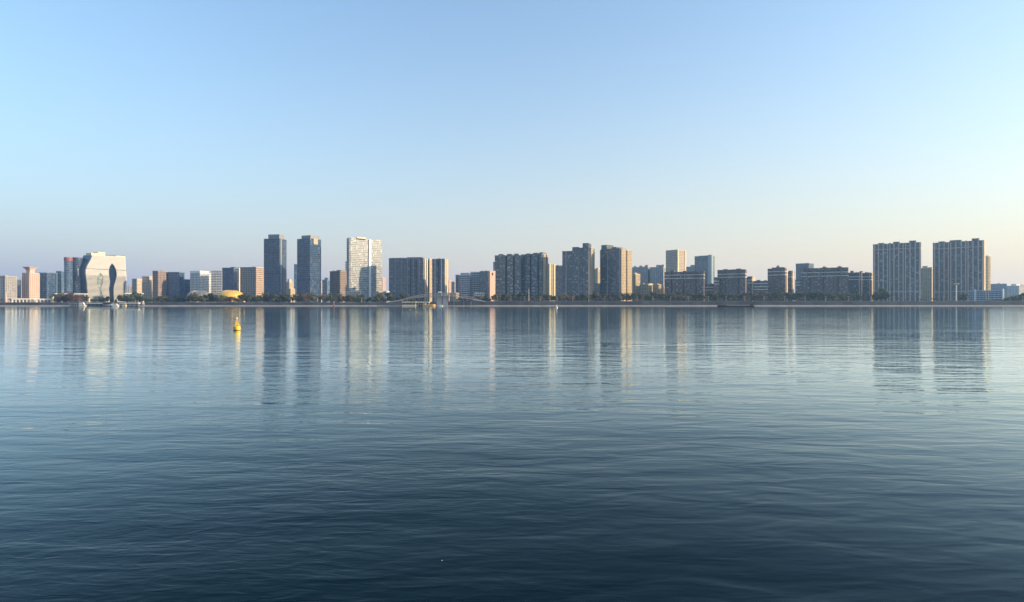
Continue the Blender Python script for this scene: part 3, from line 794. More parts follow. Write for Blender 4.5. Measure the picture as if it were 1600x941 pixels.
# ------------------------------------------------------------------ trees on the far bank
def leaf_mat(name, col):
    m = bpy.data.materials.new(name)
    m.use_nodes = True
    n, l = m.node_tree.nodes, m.node_tree.links
    p = n['Principled BSDF']
    tc = n.new('ShaderNodeTexCoord'); oi = n.new('ShaderNodeObjectInfo')
    nz = n.new('ShaderNodeTexNoise'); nz.inputs['Scale'].default_value = 5.0
    l.new(tc.outputs['Object'], nz.inputs['Vector'])
    r = n.new('ShaderNodeMapRange')
    r.inputs[1].default_value, r.inputs[2].default_value, r.inputs[3].default_value, r.inputs[4].default_value = .3, .7, .6, 1.5
    l.new(nz.outputs['Fac'], r.inputs[0])
    r2 = n.new('ShaderNodeMapRange'); r2.inputs[3].default_value, r2.inputs[4].default_value = .65, 1.4
    l.new(oi.outputs['Random'], r2.inputs[0])
    mu = n.new('ShaderNodeMath'); mu.operation = 'MULTIPLY'
    l.new(r.outputs[0], mu.inputs[0]); l.new(r2.outputs[0], mu.inputs[1])
    v = n.new('ShaderNodeVectorMath'); v.operation = 'SCALE'; v.inputs[0].default_value = col
    l.new(mu.outputs[0], v.inputs['Scale']); l.new(v.outputs[0], p.inputs['Base Color'])
    p.inputs['Roughness'].default_value = 0.8
    p.inputs['Specular IOR Level'].default_value = 0.15
    return m


LEAF = {'green': leaf_mat('evergreen_leaves', (0.050, 0.066, 0.032)), 'olive': leaf_mat('olive_leaves', (0.095, 0.095, 0.045)),
        'brown': leaf_mat('bare_twigs', (0.125, 0.105, 0.09)), 'rust': leaf_mat('rust_leaves', (0.105, 0.070, 0.055))}
M_BARK = mat_plain('tree_bark', (0.10, 0.08, 0.065), .9, .2, 2)
rng = np.random.default_rng(11)


def crown_mesh(kind, seed):
    g = np.random.default_rng(seed)
    mb = MB()
    if kind == 'leafy':
        ncl = g.integers(11, 15)
        cl = []
        for i in range(ncl):
            a = g.uniform(0, 2 * pi); q = g.uniform(0.0, 0.30); z = g.uniform(.24, .86)
            cl.append((q * cos(a) * (1.2 - abs(z - .55)), q * sin(a), z, g.uniform(.13, .22)))
        for cx, cy, cz, r in cl:
            for _ in range(60):
                d = g.normal(size=3); d /= np.linalg.norm(d)
                c = np.array((cx, cy, cz)) + d * r * g.uniform(.55, 1.05) * np.array((1, 1, .85))
                c[2] = max(c[2], .05)
                s = g.uniform(.028, .055)
                a = np.cross(d, g.normal(size=3)); a /= np.linalg.norm(a); b = np.cross(d + g.normal(size=3) * .5, a); b /= np.linalg.norm(b)
                mb.add([c + a * s, c + b * s, c - a * s, c - b * s * .8], [(0, 1, 2, 3)])
    else:
        for _ in range(34):
            a = g.uniform(0, 2 * pi); el = g.uniform(.35, 1.35)
            p0 = np.array((0, 0, g.uniform(.22, .5)))
            d = np.array((cos(a) * cos(el), sin(a) * cos(el), sin(el)))
            L = g.uniform(.28, .46)
            p1 = p0 + d * L
            mb.tube(p0, p1, .010, .004, 3)
            for _ in range(7):
                q0 = p0 + d * L * g.uniform(.35, 1)
                e = d + g.normal(size=3) * .55; e /= np.linalg.norm(e)
                q1 = q0 + e * g.uniform(.10, .2)
                sd = np.cross(e, g.normal(size=3)); sd /= np.linalg.norm(sd)
                mb.add([q0 - sd * .007, q0 + sd * .007, q1 + sd * .012, q1 - sd * .012], [(0, 1, 2, 3)])
    return mb.mesh('crown')


def trunk_mesh(seed):
    g = np.random.default_rng(seed); mb = MB()
    mb.tube((0, 0, -.03), (.01, 0, .32), .026, .018, 7); mb.tube((.01, 0, .32), (0, .01, .66), .018, .006, 6)
    for i in range(4):
        a = g.uniform(0, 2 * pi); z = g.uniform(.24, .42)
        mb.tube((.01, 0, z), (.2 * cos(a), .2 * sin(a), z + .22), .011, .004, 5)
    return mb.mesh('trunk')


def with_mats(me, mt):
    c = me.copy(); c.materials.clear(); c.materials.append(mt); return c


TRUNKS = [with_mats(trunk_mesh(i), M_BARK) for i in range(4)]
_leafy = [crown_mesh('leafy', 20 + i) for i in range(7)]
_bare = [crown_mesh('bare', 60 + i) for i in range(6)]
CROWNS = {k: [with_mats(m, LEAF[k]) for m in _leafy] for k in ('green', 'olive', 'rust')}
CROWNS['brown'] = [with_mats(m, LEAF['brown']) for m in _bare]
KNAME = {'green': ('evergreen_tree', 'dark evergreen tree'), 'olive': ('leafy_tree', 'olive green tree'), 'rust': ('autumn_tree', 'rust brown leafy tree'), 'brown': ('bare_tree', 'bare brown winter tree')}


ORD = ['first', 'second', 'third', 'fourth', 'fifth', 'sixth', 'seventh', 'eighth', 'ninth', 'tenth', 'eleventh', 'twelfth', 'thirteenth', 'fourteenth', 'fifteenth', 'sixteenth', 'seventeenth', 'eighteenth', 'nineteenth', 'twentieth'] + ['%d%s' % (q, {1: 'st', 2: 'nd', 3: 'rd'}.get(q % 10, 'th')) for q in range(21, 60)]
_count = {}


def tree(kind, x, ytop, Y, where, fat=1.0, small=False):
    X = x_of(x, Y); zb = bank_top(X) - .42
    h = max(2.5, z_of(ytop, Y) - zb)
    nm, lab = KNAME[kind]
    if small: lab = 'low front ' + lab.replace('bare brown winter', 'bare brown')
    t = thing(nm, '%s %s' % (lab, where), 'tree', (X, Y, zb), random.uniform(0, 6.28), '%ss %s' % (lab, where))
    _count.setdefault((lab, where), []).append((x, t))
    s = h * random.uniform(.95, 1.08)
    f = fat * random.uniform(.95, 1.25)
    t.scale = (s * f, s * f, s)
    for n_, me in (('trunk', random.choice(TRUNKS)), ('crown', random.choice(CROWNS[kind]))):
        o = bpy.data.objects.new(n_, me); COL.objects.link(o); o.parent = t


# (x0, x1, step, kinds, top rows, depth rows, place words)
ROWS = [
    (86, 131, 6.0, ('rust', 'olive', 'brown', 'rust'), (457, 463.5), (1152, 1188), 'before the two round towers'),
    (132, 202, 7.5, ('green', 'green', 'green', 'olive'), (463, 467), (1152, 1185), 'at the foot of the leaf-opening hotel'),
    (203, 288, 7.5, ('green', 'olive', 'green', 'brown'), (460, 467), (1152, 1190), 'between the hotel and the grey dome'),
    (288, 376, 7.0, ('green', 'green', 'olive', 'brown'), (459.5, 464.5), (1151, 1160), 'in front of the two low domes'),
    (377, 464, 7.5, ('green', 'brown', 'olive', 'green'), (459, 466), (1152, 1190), 'at the foot of the left twin tower'),
    (464, 538, 7.0, ('green', 'brown', 'olive', 'brown'), (458, 466), (1152, 1192), 'at the foot of the right twin tower'),
    (538, 608, 7.0, ('green', 'olive', 'green', 'brown'), (460, 466), (1152, 1192), 'at the foot of the pale glass tower'),
    (608, 648, 7.0, ('green', 'brown', 'green'), (458.5, 464), (1150, 1192), 'behind the left half of the arched bridge'),
    (718, 772, 8.0, ('green', 'brown', 'olive'), (461, 467), (1152, 1190), 'at the right end of the arched bridge'),
    (772, 868, 8.0, ('green', 'olive', 'brown', 'green'), (458, 463), (1160, 1195), 'below the joined teal towers'),
    (868, 992, 7.5, ('green', 'brown', 'rust', 'green', 'olive'), (457, 463), (1160, 1195), 'below the stepped apartment towers'),
    (992, 1104, 7.5, ('green', 'brown', 'green', 'olive'), (457, 463), (1160, 1195), 'below the tan tower and long brick block'),
    (1104, 1200, 7.0, ('green', 'olive', 'green', 'brown'), (457, 462), (1160, 1195), 'below the second brick block'),
    (1200, 1328, 6.5, ('green', 'green', 'green', 'olive'), (456, 460), (1160, 1195), 'below the longest brick block'),
    (1328, 1372, 8.0, ('green', 'brown', 'olive'), (459, 464), (1160, 1190), 'below the brick blocks beside the tall slabs'),
]
for x0, x1, step, kinds, tops, deps, where in ROWS:
    x = x0 + random.uniform(0, 3)
    while x < x1:
        tree(random.choice(kinds), x, random.uniform(*tops) + random.choice((0, 0, 0, 1.5, -1.2, -2.6)), random.uniform(*deps), where, 1.25)
        x += step * .72 * random.uniform(.6, 1.35)
for x0, x1, where in ((766, 868, 'before the joined teal towers'), (868, 992, 'before the stepped apartment towers'), (992, 1104, 'before the long brick block'),
                      (1104, 1200, 'before the second brick block'), (1200, 1366, 'before the longest brick block')):
    x = x0
    while x < x1:
        tree(random.choice(('brown', 'brown', 'brown', 'olive')), x, random.uniform(464.2, 466.0), random.uniform(1151, 1156), where, 1.15, True)
        x += random.uniform(6.0, 8.5)
for x, yt, k, f in ((1371, 455, 'green', 1.1), (1377, 451.5, 'green', 1.1), (1383, 455, 'green', 1.0)):
    tree(k, x, yt, 1165, 'against the left riverside slab', f)
for x, yt in ((1500, 459), (1505, 457), (1510, 460)):
    tree('green', x, yt, 1165, 'behind the slim white mast', 1.0)
for i in range(11):
    tree('brown', 1392 + i * 11 + random.uniform(-3, 3), random.uniform(464, 467.5), 1154, 'before the two riverside slabs', 1.2, True)
for x, yt, k in ((546, 460.5, 'rust'),):
    tree(k, x, yt, 1151, 'standing alone before the pale tower', 1.3)
for x, yt in ((1059, 460.6), (1064, 459.4), (1070, 461)):
    tree('brown', x, yt, 1154, 'in the rounded clump before the long brick block', 1.5)
for i in range(9):
    tree(random.choice(('green', 'olive', 'green')), 1571 + i * 4.2, 466 - i * 1.1 + random.uniform(-1, 1), random.uniform(1155, 1190), 'on the mound at the right edge', 1.3)
for i in range(6):
    tree('brown', 4 + i * 14 + random.uniform(-4, 4), random.uniform(465, 468), 1190, 'behind the white arcades at the left edge', 1.3)

for (lab, where), ts in _count.items():
    if len(ts) > 1:
        for i, (x, t) in enumerate(sorted(ts, key=lambda q: q[0])):
            t['label'] = '%s %s, %s from left' % (lab, where, ORD[i] if i < len(ORD) else 'last')

# mound at the right edge
mb = MB()
nx_, ny_ = 22, 10
for j in range(ny_ + 1):
    for i in range(nx_ + 1):
        X = 900 + i * 12; Yq = 1158 + j * 9
        e = min(1, i / 9.0); q = sin(pi * j / ny_)
        mb.v.append((X, Yq, bank_top(X) - .6 + 13 * (e * e * (3 - 2 * e)) * q))
for j in range(ny_):
    for i in range(nx_):
        a = j * (nx_ + 1) + i
        mb.f.append((a, a + 1, a + nx_ + 2, a + nx_ + 1)); mb.m.append(0)
o = mb.build('hill', mat_plain('dark_grass', (0.045, 0.052, 0.03), .95, .3, .1), smooth=True)
o['kind'] = 'structure'

# ------------------------------------------------------------------ lamps and masts on the bank
lamp_mb = MB().tube((0, 0, 0), (0, 0, 8.4), .22, .14, 6)
lamp_pole = with_mats(lamp_mb.mesh('lamp_pole'), M_LAMP)
la = MB().tube((0, 0, 8.3), (-1.3, -.2, 9.0), .12, .08, 5).tube((0, 0, 8.3), (1.3, -.2, 9.0), .12, .08, 5)
lamp_arm = with_mats(la.mesh('lamp_arm'), M_LAMP)
lh = MB()
for s_ in (-1, 1): lh.box(s_ * 1.3 - .6, s_ * 1.3 + .6, -.45, .05, 8.93, 9.2)
lamp_head = with_mats(lh.mesh('lamp_head'), M_WHITE)
LAMP_BY = ((606, 'left of the bridge'), (868, 'before the joined teal towers'), (992, 'before the stepped towers'), (1104, 'before the long brick block'), (1200, 'before the second brick block'), (1345, 'before the longest brick block'), (1700, 'before the tall riverside slabs'))
_lc = {}
for x in sorted((777, 798.4, 820, 845, 870.5, 895, 919.6, 945, 970.8, 995.6, 1020, 1048, 1076, 1106.7, 1134.5, 1163.5, 1194, 1226, 1258, 1290, 1326, 1361, 1398, 1436.6, 1474, 1512, 1598, 455, 496, 565)):
    Yl = 1146.0; X = x_of(x, Yl)
    by = next(w for q, w in LAMP_BY if x < q); _lc[by] = _lc.get(by, -1) + 1
    t = thing('street_lamp', 'pale double-armed street lamp %s, %s from left' % (by, ORD[_lc[by]]), 'street lamp', (X, Yl, bank_top(X) - .48), 0, 'street lamps along the promenade')
    for n_, me in (('pole', lamp_pole), ('arm', lamp_arm), ('lamp_head', lamp_head)):
        o = bpy.data.objects.new(n_, me); COL.objects.link(o); o.parent = t
Yl = 1144.0
X = x_of(826.3, Yl); zb = bank_top(X) - .48
t = thing('flagpole', 'tall slim pale pole on the bank below the joined teal towers', 'pole', (X, Yl, zb))
MB().tube((0, 0, 0), (0, 0, z_of(451.5, Yl) - zb), .42, .22, 8).build('pole', M_WHITE, t)
MB().lathe([(.8, 0), (.8, .7), (.5, .8)], 10).build('base', M_CONC, t)
X = x_of(1494.2, Yl); zb = bank_top(X) - .48; hm = z_of(445, Yl) - zb
t = thing('light_mast', 'thick white mast with a saucer-shaped head before the right slab', 'mast', (X, Yl, zb))
MB().tube((0, 0, 0), (0, 0, hm), 1.0, .7, 12).build('column', M_WHITE, t)
MB().lathe([(.7, hm - .6), (2.2, hm + .3), (4.6, hm + 1.5), (4.6, hm + 2.0), (1.0, hm + 2.2)], 20).build('saucer_head', M_WHITE, t)
X = x_of(9, 1150); zb = bank_top(X) - .48
t = thing('obelisk', 'slim pale obelisk on the bank at the left edge', 'obelisk', (X, 1150, zb))
MB().prism([(-.9, -.9), (.9, -.9), (.9, .9), (-.9, .9)], .8, z_of(458, 1150) - zb, scale_top=.6).build('shaft', M_STONE, t)
MB().box(-1.6, 1.6, -1.6, 1.6, 0, .82).build('plinth', M_STONE, t)

M_RAIL = mat_plain('railing_paint', (0.30, 0.31, 0.32), .6, .1)
RAIL = ((2, 210, 'at the left end by the ferry pier'), (211, 412, 'below the low domes'), (413, 602, 'below the twin and pale glass towers'), (764, 990, 'below the teal and stepped towers'),
        (991, 1200, 'below the first two brick blocks'), (1201, 1364, 'below the longest brick block'), (1365, 1599, 'below the tall riverside slabs'))
for x0, x1, where in RAIL:
    Yr = 1141.6; X0, X1 = x_of(x0, Yr), x_of(x1, Yr)
    t = thing('railing', 'grey promenade railing ' + where, 'railing', (X0, Yr, 0))
    for zr in (1.15, .62):
        m = MB(); q = np.arange(X0, X1 + .1, (X1 - X0) / 30)
        for a, b in zip(q[:-1], q[1:]): m.tube((a - X0, 0, bank_top(a) - .5 + zr), (b - X0, 0, bank_top(b) - .5 + zr), .05, n=4)
        m.build('rail', M_RAIL, t)
    m = MB()
    for a in np.arange(X0, X1, 2.4): m.box(a - X0 - .07, a - X0 + .07, -.07, .07, bank_top(a) - .55, bank_top(a) + .68)
    m.build('posts', M_RAIL, t, stuff=True)

# ------------------------------------------------------------------ white arcades at the left edge
def arcade(label, x0, x1, yt, Y, n):
    X0, X1 = x_of(x0, Y), x_of(x1, Y); zb = bank_top(X0) - .5; H = z_of(yt, Y) - zb
    t = thing('arcade_pavilion', label, 'pavilion', (X0, Y, zb), radians(16)); L = (X1 - X0) / cos(radians(16)) * .99
    for i in range(n + 1):
        MB().box(i * L / n - .7, i * L / n + .7, 0, 1.2, 0, H - 2).build('column', M_WHITE, t)
        if i < n:
            a, b = i * L / n + .7, (i + 1) * L / n - .7
            m = MB(); k = 8
            pts = [(a + (b - a) * j / k, H - 3.6 + 1.4 * sin(pi * j / k)) for j in range(k + 1)]
            for p, q in zip(pts[:-1], pts[1:]):
                m.add([(p[0], .1, p[1]), (q[0], .1, q[1]), (q[0], .1, H - 2.001), (p[0], .1, H - 2.001), (p[0], .9, p[1]), (q[0], .9, q[1]), (q[0], .9, H - 2.001), (p[0], .9, H - 2.001)],
                      [(0, 1, 2, 3), (7, 6, 5, 4), (0, 4, 5, 1)])
            m.build('arch', M_WHITE, t)
    MB().box(-1.2, L + 1.2, -.6, 9, H - 2, H).build('roof', M_WHITE, t)
    MB().box(0, L, 6, 8.4, 0, H - 2.01).build('rear_wall', M_CONC, t)


arcade('longer white arcade with arches on the bank at the left edge', 19, 47, 466.4, 1150, 6)
arcade('shorter white arcade right of the longer one on the bank', 57, 80.5, 466.8, 1150, 5)
for x, yt, lab in ((82.5, 464.5, 'small cream pylon at the right end of the white arcades'), (139, 467, 'small cream gate post below the hotel on the bank')):
    X = x_of(x, 1148); zb = bank_top(X) - .48
    t = thing('gate_post', lab, 'post', (X, 1148, zb))
    MB().box(-1.2, 1.2, -1, 1, 0, z_of(yt, 1148) - zb).build('shaft', M_CREAM, t)
    MB().box(-1.6, 1.6, -1.4, 1.4, z_of(yt, 1148) - zb + .002, z_of(yt, 1148) - zb + .8).build('cap', M_CREAM, t)
for x0, x1, yt, lab in ((197, 216, 458.2, 'flat white canopy building right of the hotel'), (88, 122, 458.6, 'low glass pavilion with a flat roof before the round towers')):
    Yv = 1215; X0, X1 = x_of(x0, Yv), x_of(x1, Yv); zb = GB; H = z_of(yt, Yv) - zb; L = (X1 - X0) / cos(radians(25))
    t = thing('canopy_building', lab, 'building', (X0, Yv, zb), radians(25))
    MB().box(-2, L + 2, -3, 16, H - 1.6, H).build('roof', M_WHITE, t)
    MB().box(0, L, 0, 13, 0, H - 1.61).build('glazing', ST['blue_curtain']['glass'], t)
    for i in range(6): MB().box(i * L / 5 - .3, i * L / 5 + .3, -2.4, -1.8, 0, H - 1.61).build('column', M_WHITE, t)
X = x_of(105, 1194)
t = thing('red_pavilion', 'slim red kiosk among the trees before the round towers', 'kiosk', (X, 1194, bank_top(X) - .48))
MB().box(-1.4, 1.4, -1.5, 1.5, 0, 14).build('body', M_RED, t)
MB().box(-1.9, 1.9, -2, 2, 14.002, 15).build('roof', M_RED, t)


# ------------------------------------------------------------------ the arched bridge
def bridge():
    Yb = 1112.0
    t = thing('arched_bridge', 'grey arched truss footbridge along the far bank', 'bridge', (x_of(684, Yb), Yb, 0))
    ox = x_of(684, Yb)
    low = [(606, 472.3), (622, 470.2), (640, 466.8), (655, 464.7), (670, 463.4), (690, 462.9), (708, 463.6), (722, 465.4), (738, 467.9), (760, 471.6)]
    upp = [(625, 469.2), (640, 464.4), (655, 460.8), (670, 458.6), (690, 457.5), (708, 458.2), (722, 460.6), (736, 464.4), (748, 468.8)]
    def fy(Q, x): return float(np.interp(x, [p[0] for p in Q], [p[1] for p in Q]))
    def pt(Q, x): return (x_of(x, Yb) - ox, z_of(fy(Q, x), Yb))
    for side, dy in (('front', 0.0), ('back', 8.0)):
        for nm, Q in (('lower_chord', low), ('upper_chord', upp)):
            m = MB(); X = np.linspace(Q[0][0], Q[-1][0], 40)
            for a, b in zip(X[:-1], X[1:]):
                p, q = pt(Q, a), pt(Q, b)
                m.tube((p[0], dy, p[1]), (q[0], dy, q[1]), .48, n=6)
            m.build(nm, M_STEEL, t)
        xs_ = np.linspace(629, 745, 27)
        for a, b in zip(xs_[:-1], xs_[1:]):
            m = MB()
            p, q = pt(low, a), pt(upp, b); m.tube((p[0], dy, p[1]), (q[0], dy, q[1]), .22, n=5)
            p, q = pt(upp, a), pt(low, b); m.tube((p[0], dy, p[1]), (q[0], dy, q[1]), .22, n=5)
            m.build('cross_brace', M_STEEL, t)
    m = MB(); X = np.linspace(606, 760, 50)
    for a, b in zip(X[:-1], X[1:]):
        p, q = pt(low, a), pt(low, b)
        m.add([(p[0], .6, p[1] - .3), (q[0], .6, q[1] - .3), (q[0], 7.4, q[1] - .3), (p[0], 7.4, p[1] - .3), (p[0], .6, p[1] + .2), (q[0], .6, q[1] + .2), (q[0], 7.4, q[1] + .2), (p[0], 7.4, p[1] + .2)],
              [(0, 3, 2, 1), (4, 5, 6, 7), (0, 1, 5, 4), (2, 3, 7, 6)])
    m.build('deck', M_CONC, t)
    MB().box(x_of(682, Yb) - ox, x_of(690, Yb) - ox, .7, 7.3, -1, z_of(457.4, Yb)).build('pier', mat_plain('glazed_pier', (0.25, 0.27, 0.30), .5), t)
    MB().box(x_of(691.5, Yb) - ox, x_of(699, Yb) - ox, .7, 7.3, -1, z_of(463, Yb)).build('pier', mat_plain('glazed_pier', (0.25, 0.27, 0.30), .5), t)
    MB().box(x_of(684.6, Yb) - ox, x_of(689, Yb) - ox, 1.5, 6.5, z_of(457.4, Yb), z_of(455.8, Yb)).build('pier_cabin', M_WHITE, t)
    for xa_, xb_ in ((664, 668.3), (672.6, 668.3)):
        p = pt(low, xa_)
        MB().tube((p[0], 3, p[1]), (x_of(xb_, Yb) - ox, 3, z_of(470.3, Yb)), .35, n=6).build('v_strut', M_STEEL, t)
    for xq in (709, 724.5, 736):
        p = pt(low, xq)
        MB().tube((p[0], 3.5, -1), (p[0], 3.5, p[1] - .3), .7, n=8).build('column', M_STEEL, t)
    # pale parapets of the two ramps
    for xa_, xb_ in ((607, 631), (738, 757)):
        m = MB(); X = np.linspace(xa_, xb_, 10)
        for a, b in zip(X[:-1], X[1:]):
            p, q = pt(low, a), pt(low, b)
            m.add([(p[0], -.75, p[1] - .8), (q[0], -.75, q[1] - .8), (q[0], -.75, q[1] + .9), (p[0], -.75, p[1] + .9), (p[0], -.5, p[1] - .8), (q[0], -.5, q[1] - .8), (q[0], -.5, q[1] + .9), (p[0], -.5, p[1] + .9)],
                  [(0, 1, 2, 3), (7, 6, 5, 4), (3, 2, 6, 7)])
        m.build('ramp_parapet', M_CONC, t)


bridge()


# ------------------------------------------------------------------ boats and pontoons
def hull(L, B, h, bow=.2, n=10):
    """hull outline with a pointed bow to the right, flared a little"""
    top, bot = [], []
    prof = [(-L / 2, B * .42), (-L * .35, B / 2), (L * (.5 - bow), B / 2), (L * (.5 - bow * .4), B * .33), (L / 2, 0)]
    port = [(x, y) for x, y in prof]; star = [(x, -y) for x, y in reversed(prof[:-1])]
    ring = port + star
    m = MB(); k = len(ring)
    vs = [(x * .94, y * .8, -.5) for x, y in ring] + [(x, y, h + (.5 if x > L * .3 else 0)) for x, y in ring]
    m.add(vs, [tuple(range(k)), tuple(reversed(range(k, 2 * k)))] + [(i, k + i, k + (i + 1) % k, (i + 1) % k) for i in range(k)])
    return m


def boat(label, x0, x1, Y, hh, hull_mat, cabins, mast=None, flip=False, name='boat', rz=0):
    L = x_of(x1, Y) - x_of(x0, Y); xm = (x0 + x1) / 2
    t = thing(name, label, 'boat', (x_of(xm, Y), Y, 0), pi * flip + rz)
    hull(L, max(2.2, L * .26), hh).build('hull', hull_mat, t)
    B = max(2.2, L * .26)
    for a, b, z0, z1, mt in cabins:
        c = MB().box(L * a, L * b, -B * .34, B * .34, z0, z1).build('cabin', mt, t)
        r = MB().box(L * a - .3, L * b + .3, -B * .40, B * .40, z1 + .002, z1 + .3).build('roof', M_WHITE, t)
        nw = max(2, int(L * (b - a) / 1.8))
        for i in range(nw):
            xa_ = L * a + L * (b - a) * (i + .2) / nw; xb_ = L * a + L * (b - a) * (i + .8) / nw
            MB().box(xa_, xb_, -B * .34 - .03, -B * .34 + .01, z0 + (z1 - z0) * .45, z0 + (z1 - z0) * .85).build('window', M_DARK, c)
    if mast: MB().tube((L * mast[0], 0, hh), (L * mast[0], 0, mast[1]), .15, .08, 6).build('mast', M_WHITE, t)
    return t


def pontoon(label, x0, x1, Y, roof_y, hull_mat, roof_mat, deck=1.2, B=9, wall=None):
    L = x_of(x1, Y) - x_of(x0, Y)
    t = thing('pontoon', label, 'pontoon', (x_of(x0, Y), Y, 0))
    MB().box(0, L, 0, B, -.5, deck).build('float', hull_mat, t)
    if roof_y:
        zt = z_of(roof_y, Y)
        MB().box(-.6, L + .6, -.6, B + .6, zt - 1.3, zt).build('roof', roof_mat, t)
        for i in range(5):
            for yy in (.4, B - .4): MB().tube((.5 + (L - 1) * i / 4, yy, deck), (.5 + (L - 1) * i / 4, yy, zt - 1.3), .16, n=6).build('post', M_WHITE, t)
        if wall: MB().box(1.5, L - 1.5, 2, B - 1.2, deck + .002, zt - 1.32).build('cabin', wall, t)
    MB().box(0, L, -.16, -.02, deck - .35, deck - .05).build('fender', M_RUB, t)
    return t


M_SUN_ROOF = mat_plain('sunlit_roof_cream', (0.84, 0.79, 0.66), .7, .05)  # cream whitened so the pontoon roofs look sunlit
pontoon('blue grey landing pontoon with a glazed cabin at the left end of the ferry pier', 108, 123.5, 1094, 473.6, M_STEEL, M_STEEL, wall=ST['blue_curtain']['glass'])
boat('white and cream passenger ferry moored at the left pontoon', 123.5, 135.2, 1082, 1.6, M_CREAM, ((-.42, .25, 1.6, 4.6, M_WHITE), (-.34, .12, 4.92, 6.6, M_WHITE)), (-.1, 8.5), name='ferry_boat')
pontoon('long cream-roofed pontoon over a dark hull at the ferry pier', 135.6, 160.4, 1092, 473.4, M_HULLBLUE, M_SUN_ROOF, wall=M_HULLBLUE)
pontoon('dark-roofed blue pontoon in the middle of the ferry pier', 161.5, 174.6, 1090, 473.3, M_HULLBLUE, M_DARK, wall=mat_plain('blue_white_cabin', (.30, .34, .42), .6))
boat('white motor boat with a short mast moored at the ferry pier', 175.2, 186.2, 1084, 2.2, M_WHITE, ((-.4, .2, 2.2, 4.4, M_WHITE),), (-.3, 9.0), name='motor_boat')
pontoon('long cream gangway pontoon at the right end of the ferry pier', 186.6, 216.2, 1096, 473.2, M_HULLBLUE, M_SUN_ROOF, B=5)
boat('small cream launch with two dark openings at the gangway pontoon', 190.6, 198.4, 1080, 1.2, M_CREAM, ((-.44, .3, 1.2, 4.0, M_CREAM),), (.1, 9.5), name='launch_boat')
t = thing('shore_beacon', 'white tripod beacon on the bank right of the ferry pier', 'beacon', (x_of(224, 1128), 1128, 2.7))
for a in range(3):
    q = 2 * pi * a / 3
    MB().tube((2.4 * cos(q), 2.4 * sin(q), 0), (.4 * cos(q), .4 * sin(q), 5), .28, n=6).build('leg', M_WHITE, t)
MB().lathe([(.9, 5), (.9, 6.2), (.1, 7)], 10).build('lantern', M_WHITE, t)
pontoon('cream-roofed pontoon house under the left part of the bridge', 628.4, 649.5, 1096, 471.6, M_CREAM, M_SUN_ROOF, deck=3.0, wall=M_HULLBLUE)
pontoon('cream-roofed pontoon house second under the bridge', 652.6, 670.5, 1099, 471.7, M_HULLBLUE, M_SUN_ROOF, deck=1.4, wall=M_HULLBLUE)
boat('bright ochre work barge moored under the arched bridge', 660, 680.6, 1084, 3.0, M_ORANGE, ((-.45, -.25, 3.0, 4.6, M_CREAM),), name='work_barge')
boat('small white launch right of the bridge pier', 684.8, 692.4, 1080, 1.0, M_WHITE, ((-.3, .15, 1.0, 2.6, M_WHITE),), name='launch_boat')

# dark cargo barge on the right
Yb = 1010.0; L = x_of(1178, Yb) - x_of(1120, Yb)
t = thing('cargo_barge', 'long low dark cargo barge lying before the second brick block', 'barge', (x_of(1149, Yb), Yb, 0), pi)
hull(L, 9, 1.25, .12).build('hull', M_BARGE, t)
MB().box(-L * .40, L * .22, -3.6, 3.6, 1.26, 1.7).build('hatch_cover', M_BARGE, t)
MB().box(-L * .47, -L * .41, -3, 3, 1.26, 3.9).build('deckhouse', M_BARGE, t)
MB().box(-L * .475, -L * .405, -3.3, 3.3, 3.902, 4.2).build('deckhouse_roof', M_BARGE, t)
for i in range(4):
    MB().lathe([(2.2 - i * .2, 1.3), (1.8, 2.2), (1.0, 3.1 + (i % 2) * .5), (.1, 3.6 + (i % 2) * .5)], 10, (L * (.26 + i * .055), .4 - .3 * i)).build('cargo_heap', M_BARGE, t, smooth=True)
boat('small pale skiff trailing the dark cargo barge', 1180, 1183, 1005, .8, M_STEEL, ((-.3, .2, .8, 1.6, M_WHITE),), name='skiff')

# channel mark, white buoy, floats
t = thing('channel_mark', 'thin white channel mark with a red top standing at the far shore', 'marker', (x_of(521.8, 1090), 1090, 0))
MB().lathe([(1.4, -.3), (1.5, .8), (1.0, 1.6), (.6, 2.2)], 12).build('float', M_RED, t)
MB().tube((0, 0, 2.0), (0, 0, 8.0), .22, .14, 6).build('post', M_WHITE, t)
MB().lathe([(.7, 7.8), (.7, 8.6), (.1, 9.0)], 8).build('top_mark', M_WHITE, t)
Yw = EYE * F / (481.5 - HY)
t = thing('mooring_buoy', 'small white buoy near the far shore below the blue grey tower', 'buoy', (x_of(869.8, Yw), Yw, 0))
MB().lathe([(.9, -.5), (1.2, .1), (1.25, .8), (.8, 1.4), (.5, 1.7)], 14).build('float', M_WHITE, t, smooth=True)
MB().lathe([(.45, 1.65), (.45, 3.0), (.3, 3.6), (.05, 3.8)], 10).build('top_post', M_WHITE, t)
for x, y, lab in ((641, 484.5, 'tiny white float on the water near the arched bridge'), (690.5, 876, 'tiny white float on the dark foreground water')):
    Yw = EYE * F / (y - HY)
    r = Yw / F * .7
    t = thing('float', lab, 'float', (x_of(x, Yw), Yw, 0))
    MB().lathe([(r * .5, -r * .4), (r, 0), (r * .9, r * .5), (r * .2, r * .85)], 10).build('body', M_WHITE, t, smooth=True)
    MB().lathe([(r * .16, r * .8), (r * .16, r * 1.05), (r * .05, r * 1.1)], 6).build('eyelet', M_STEEL, t)


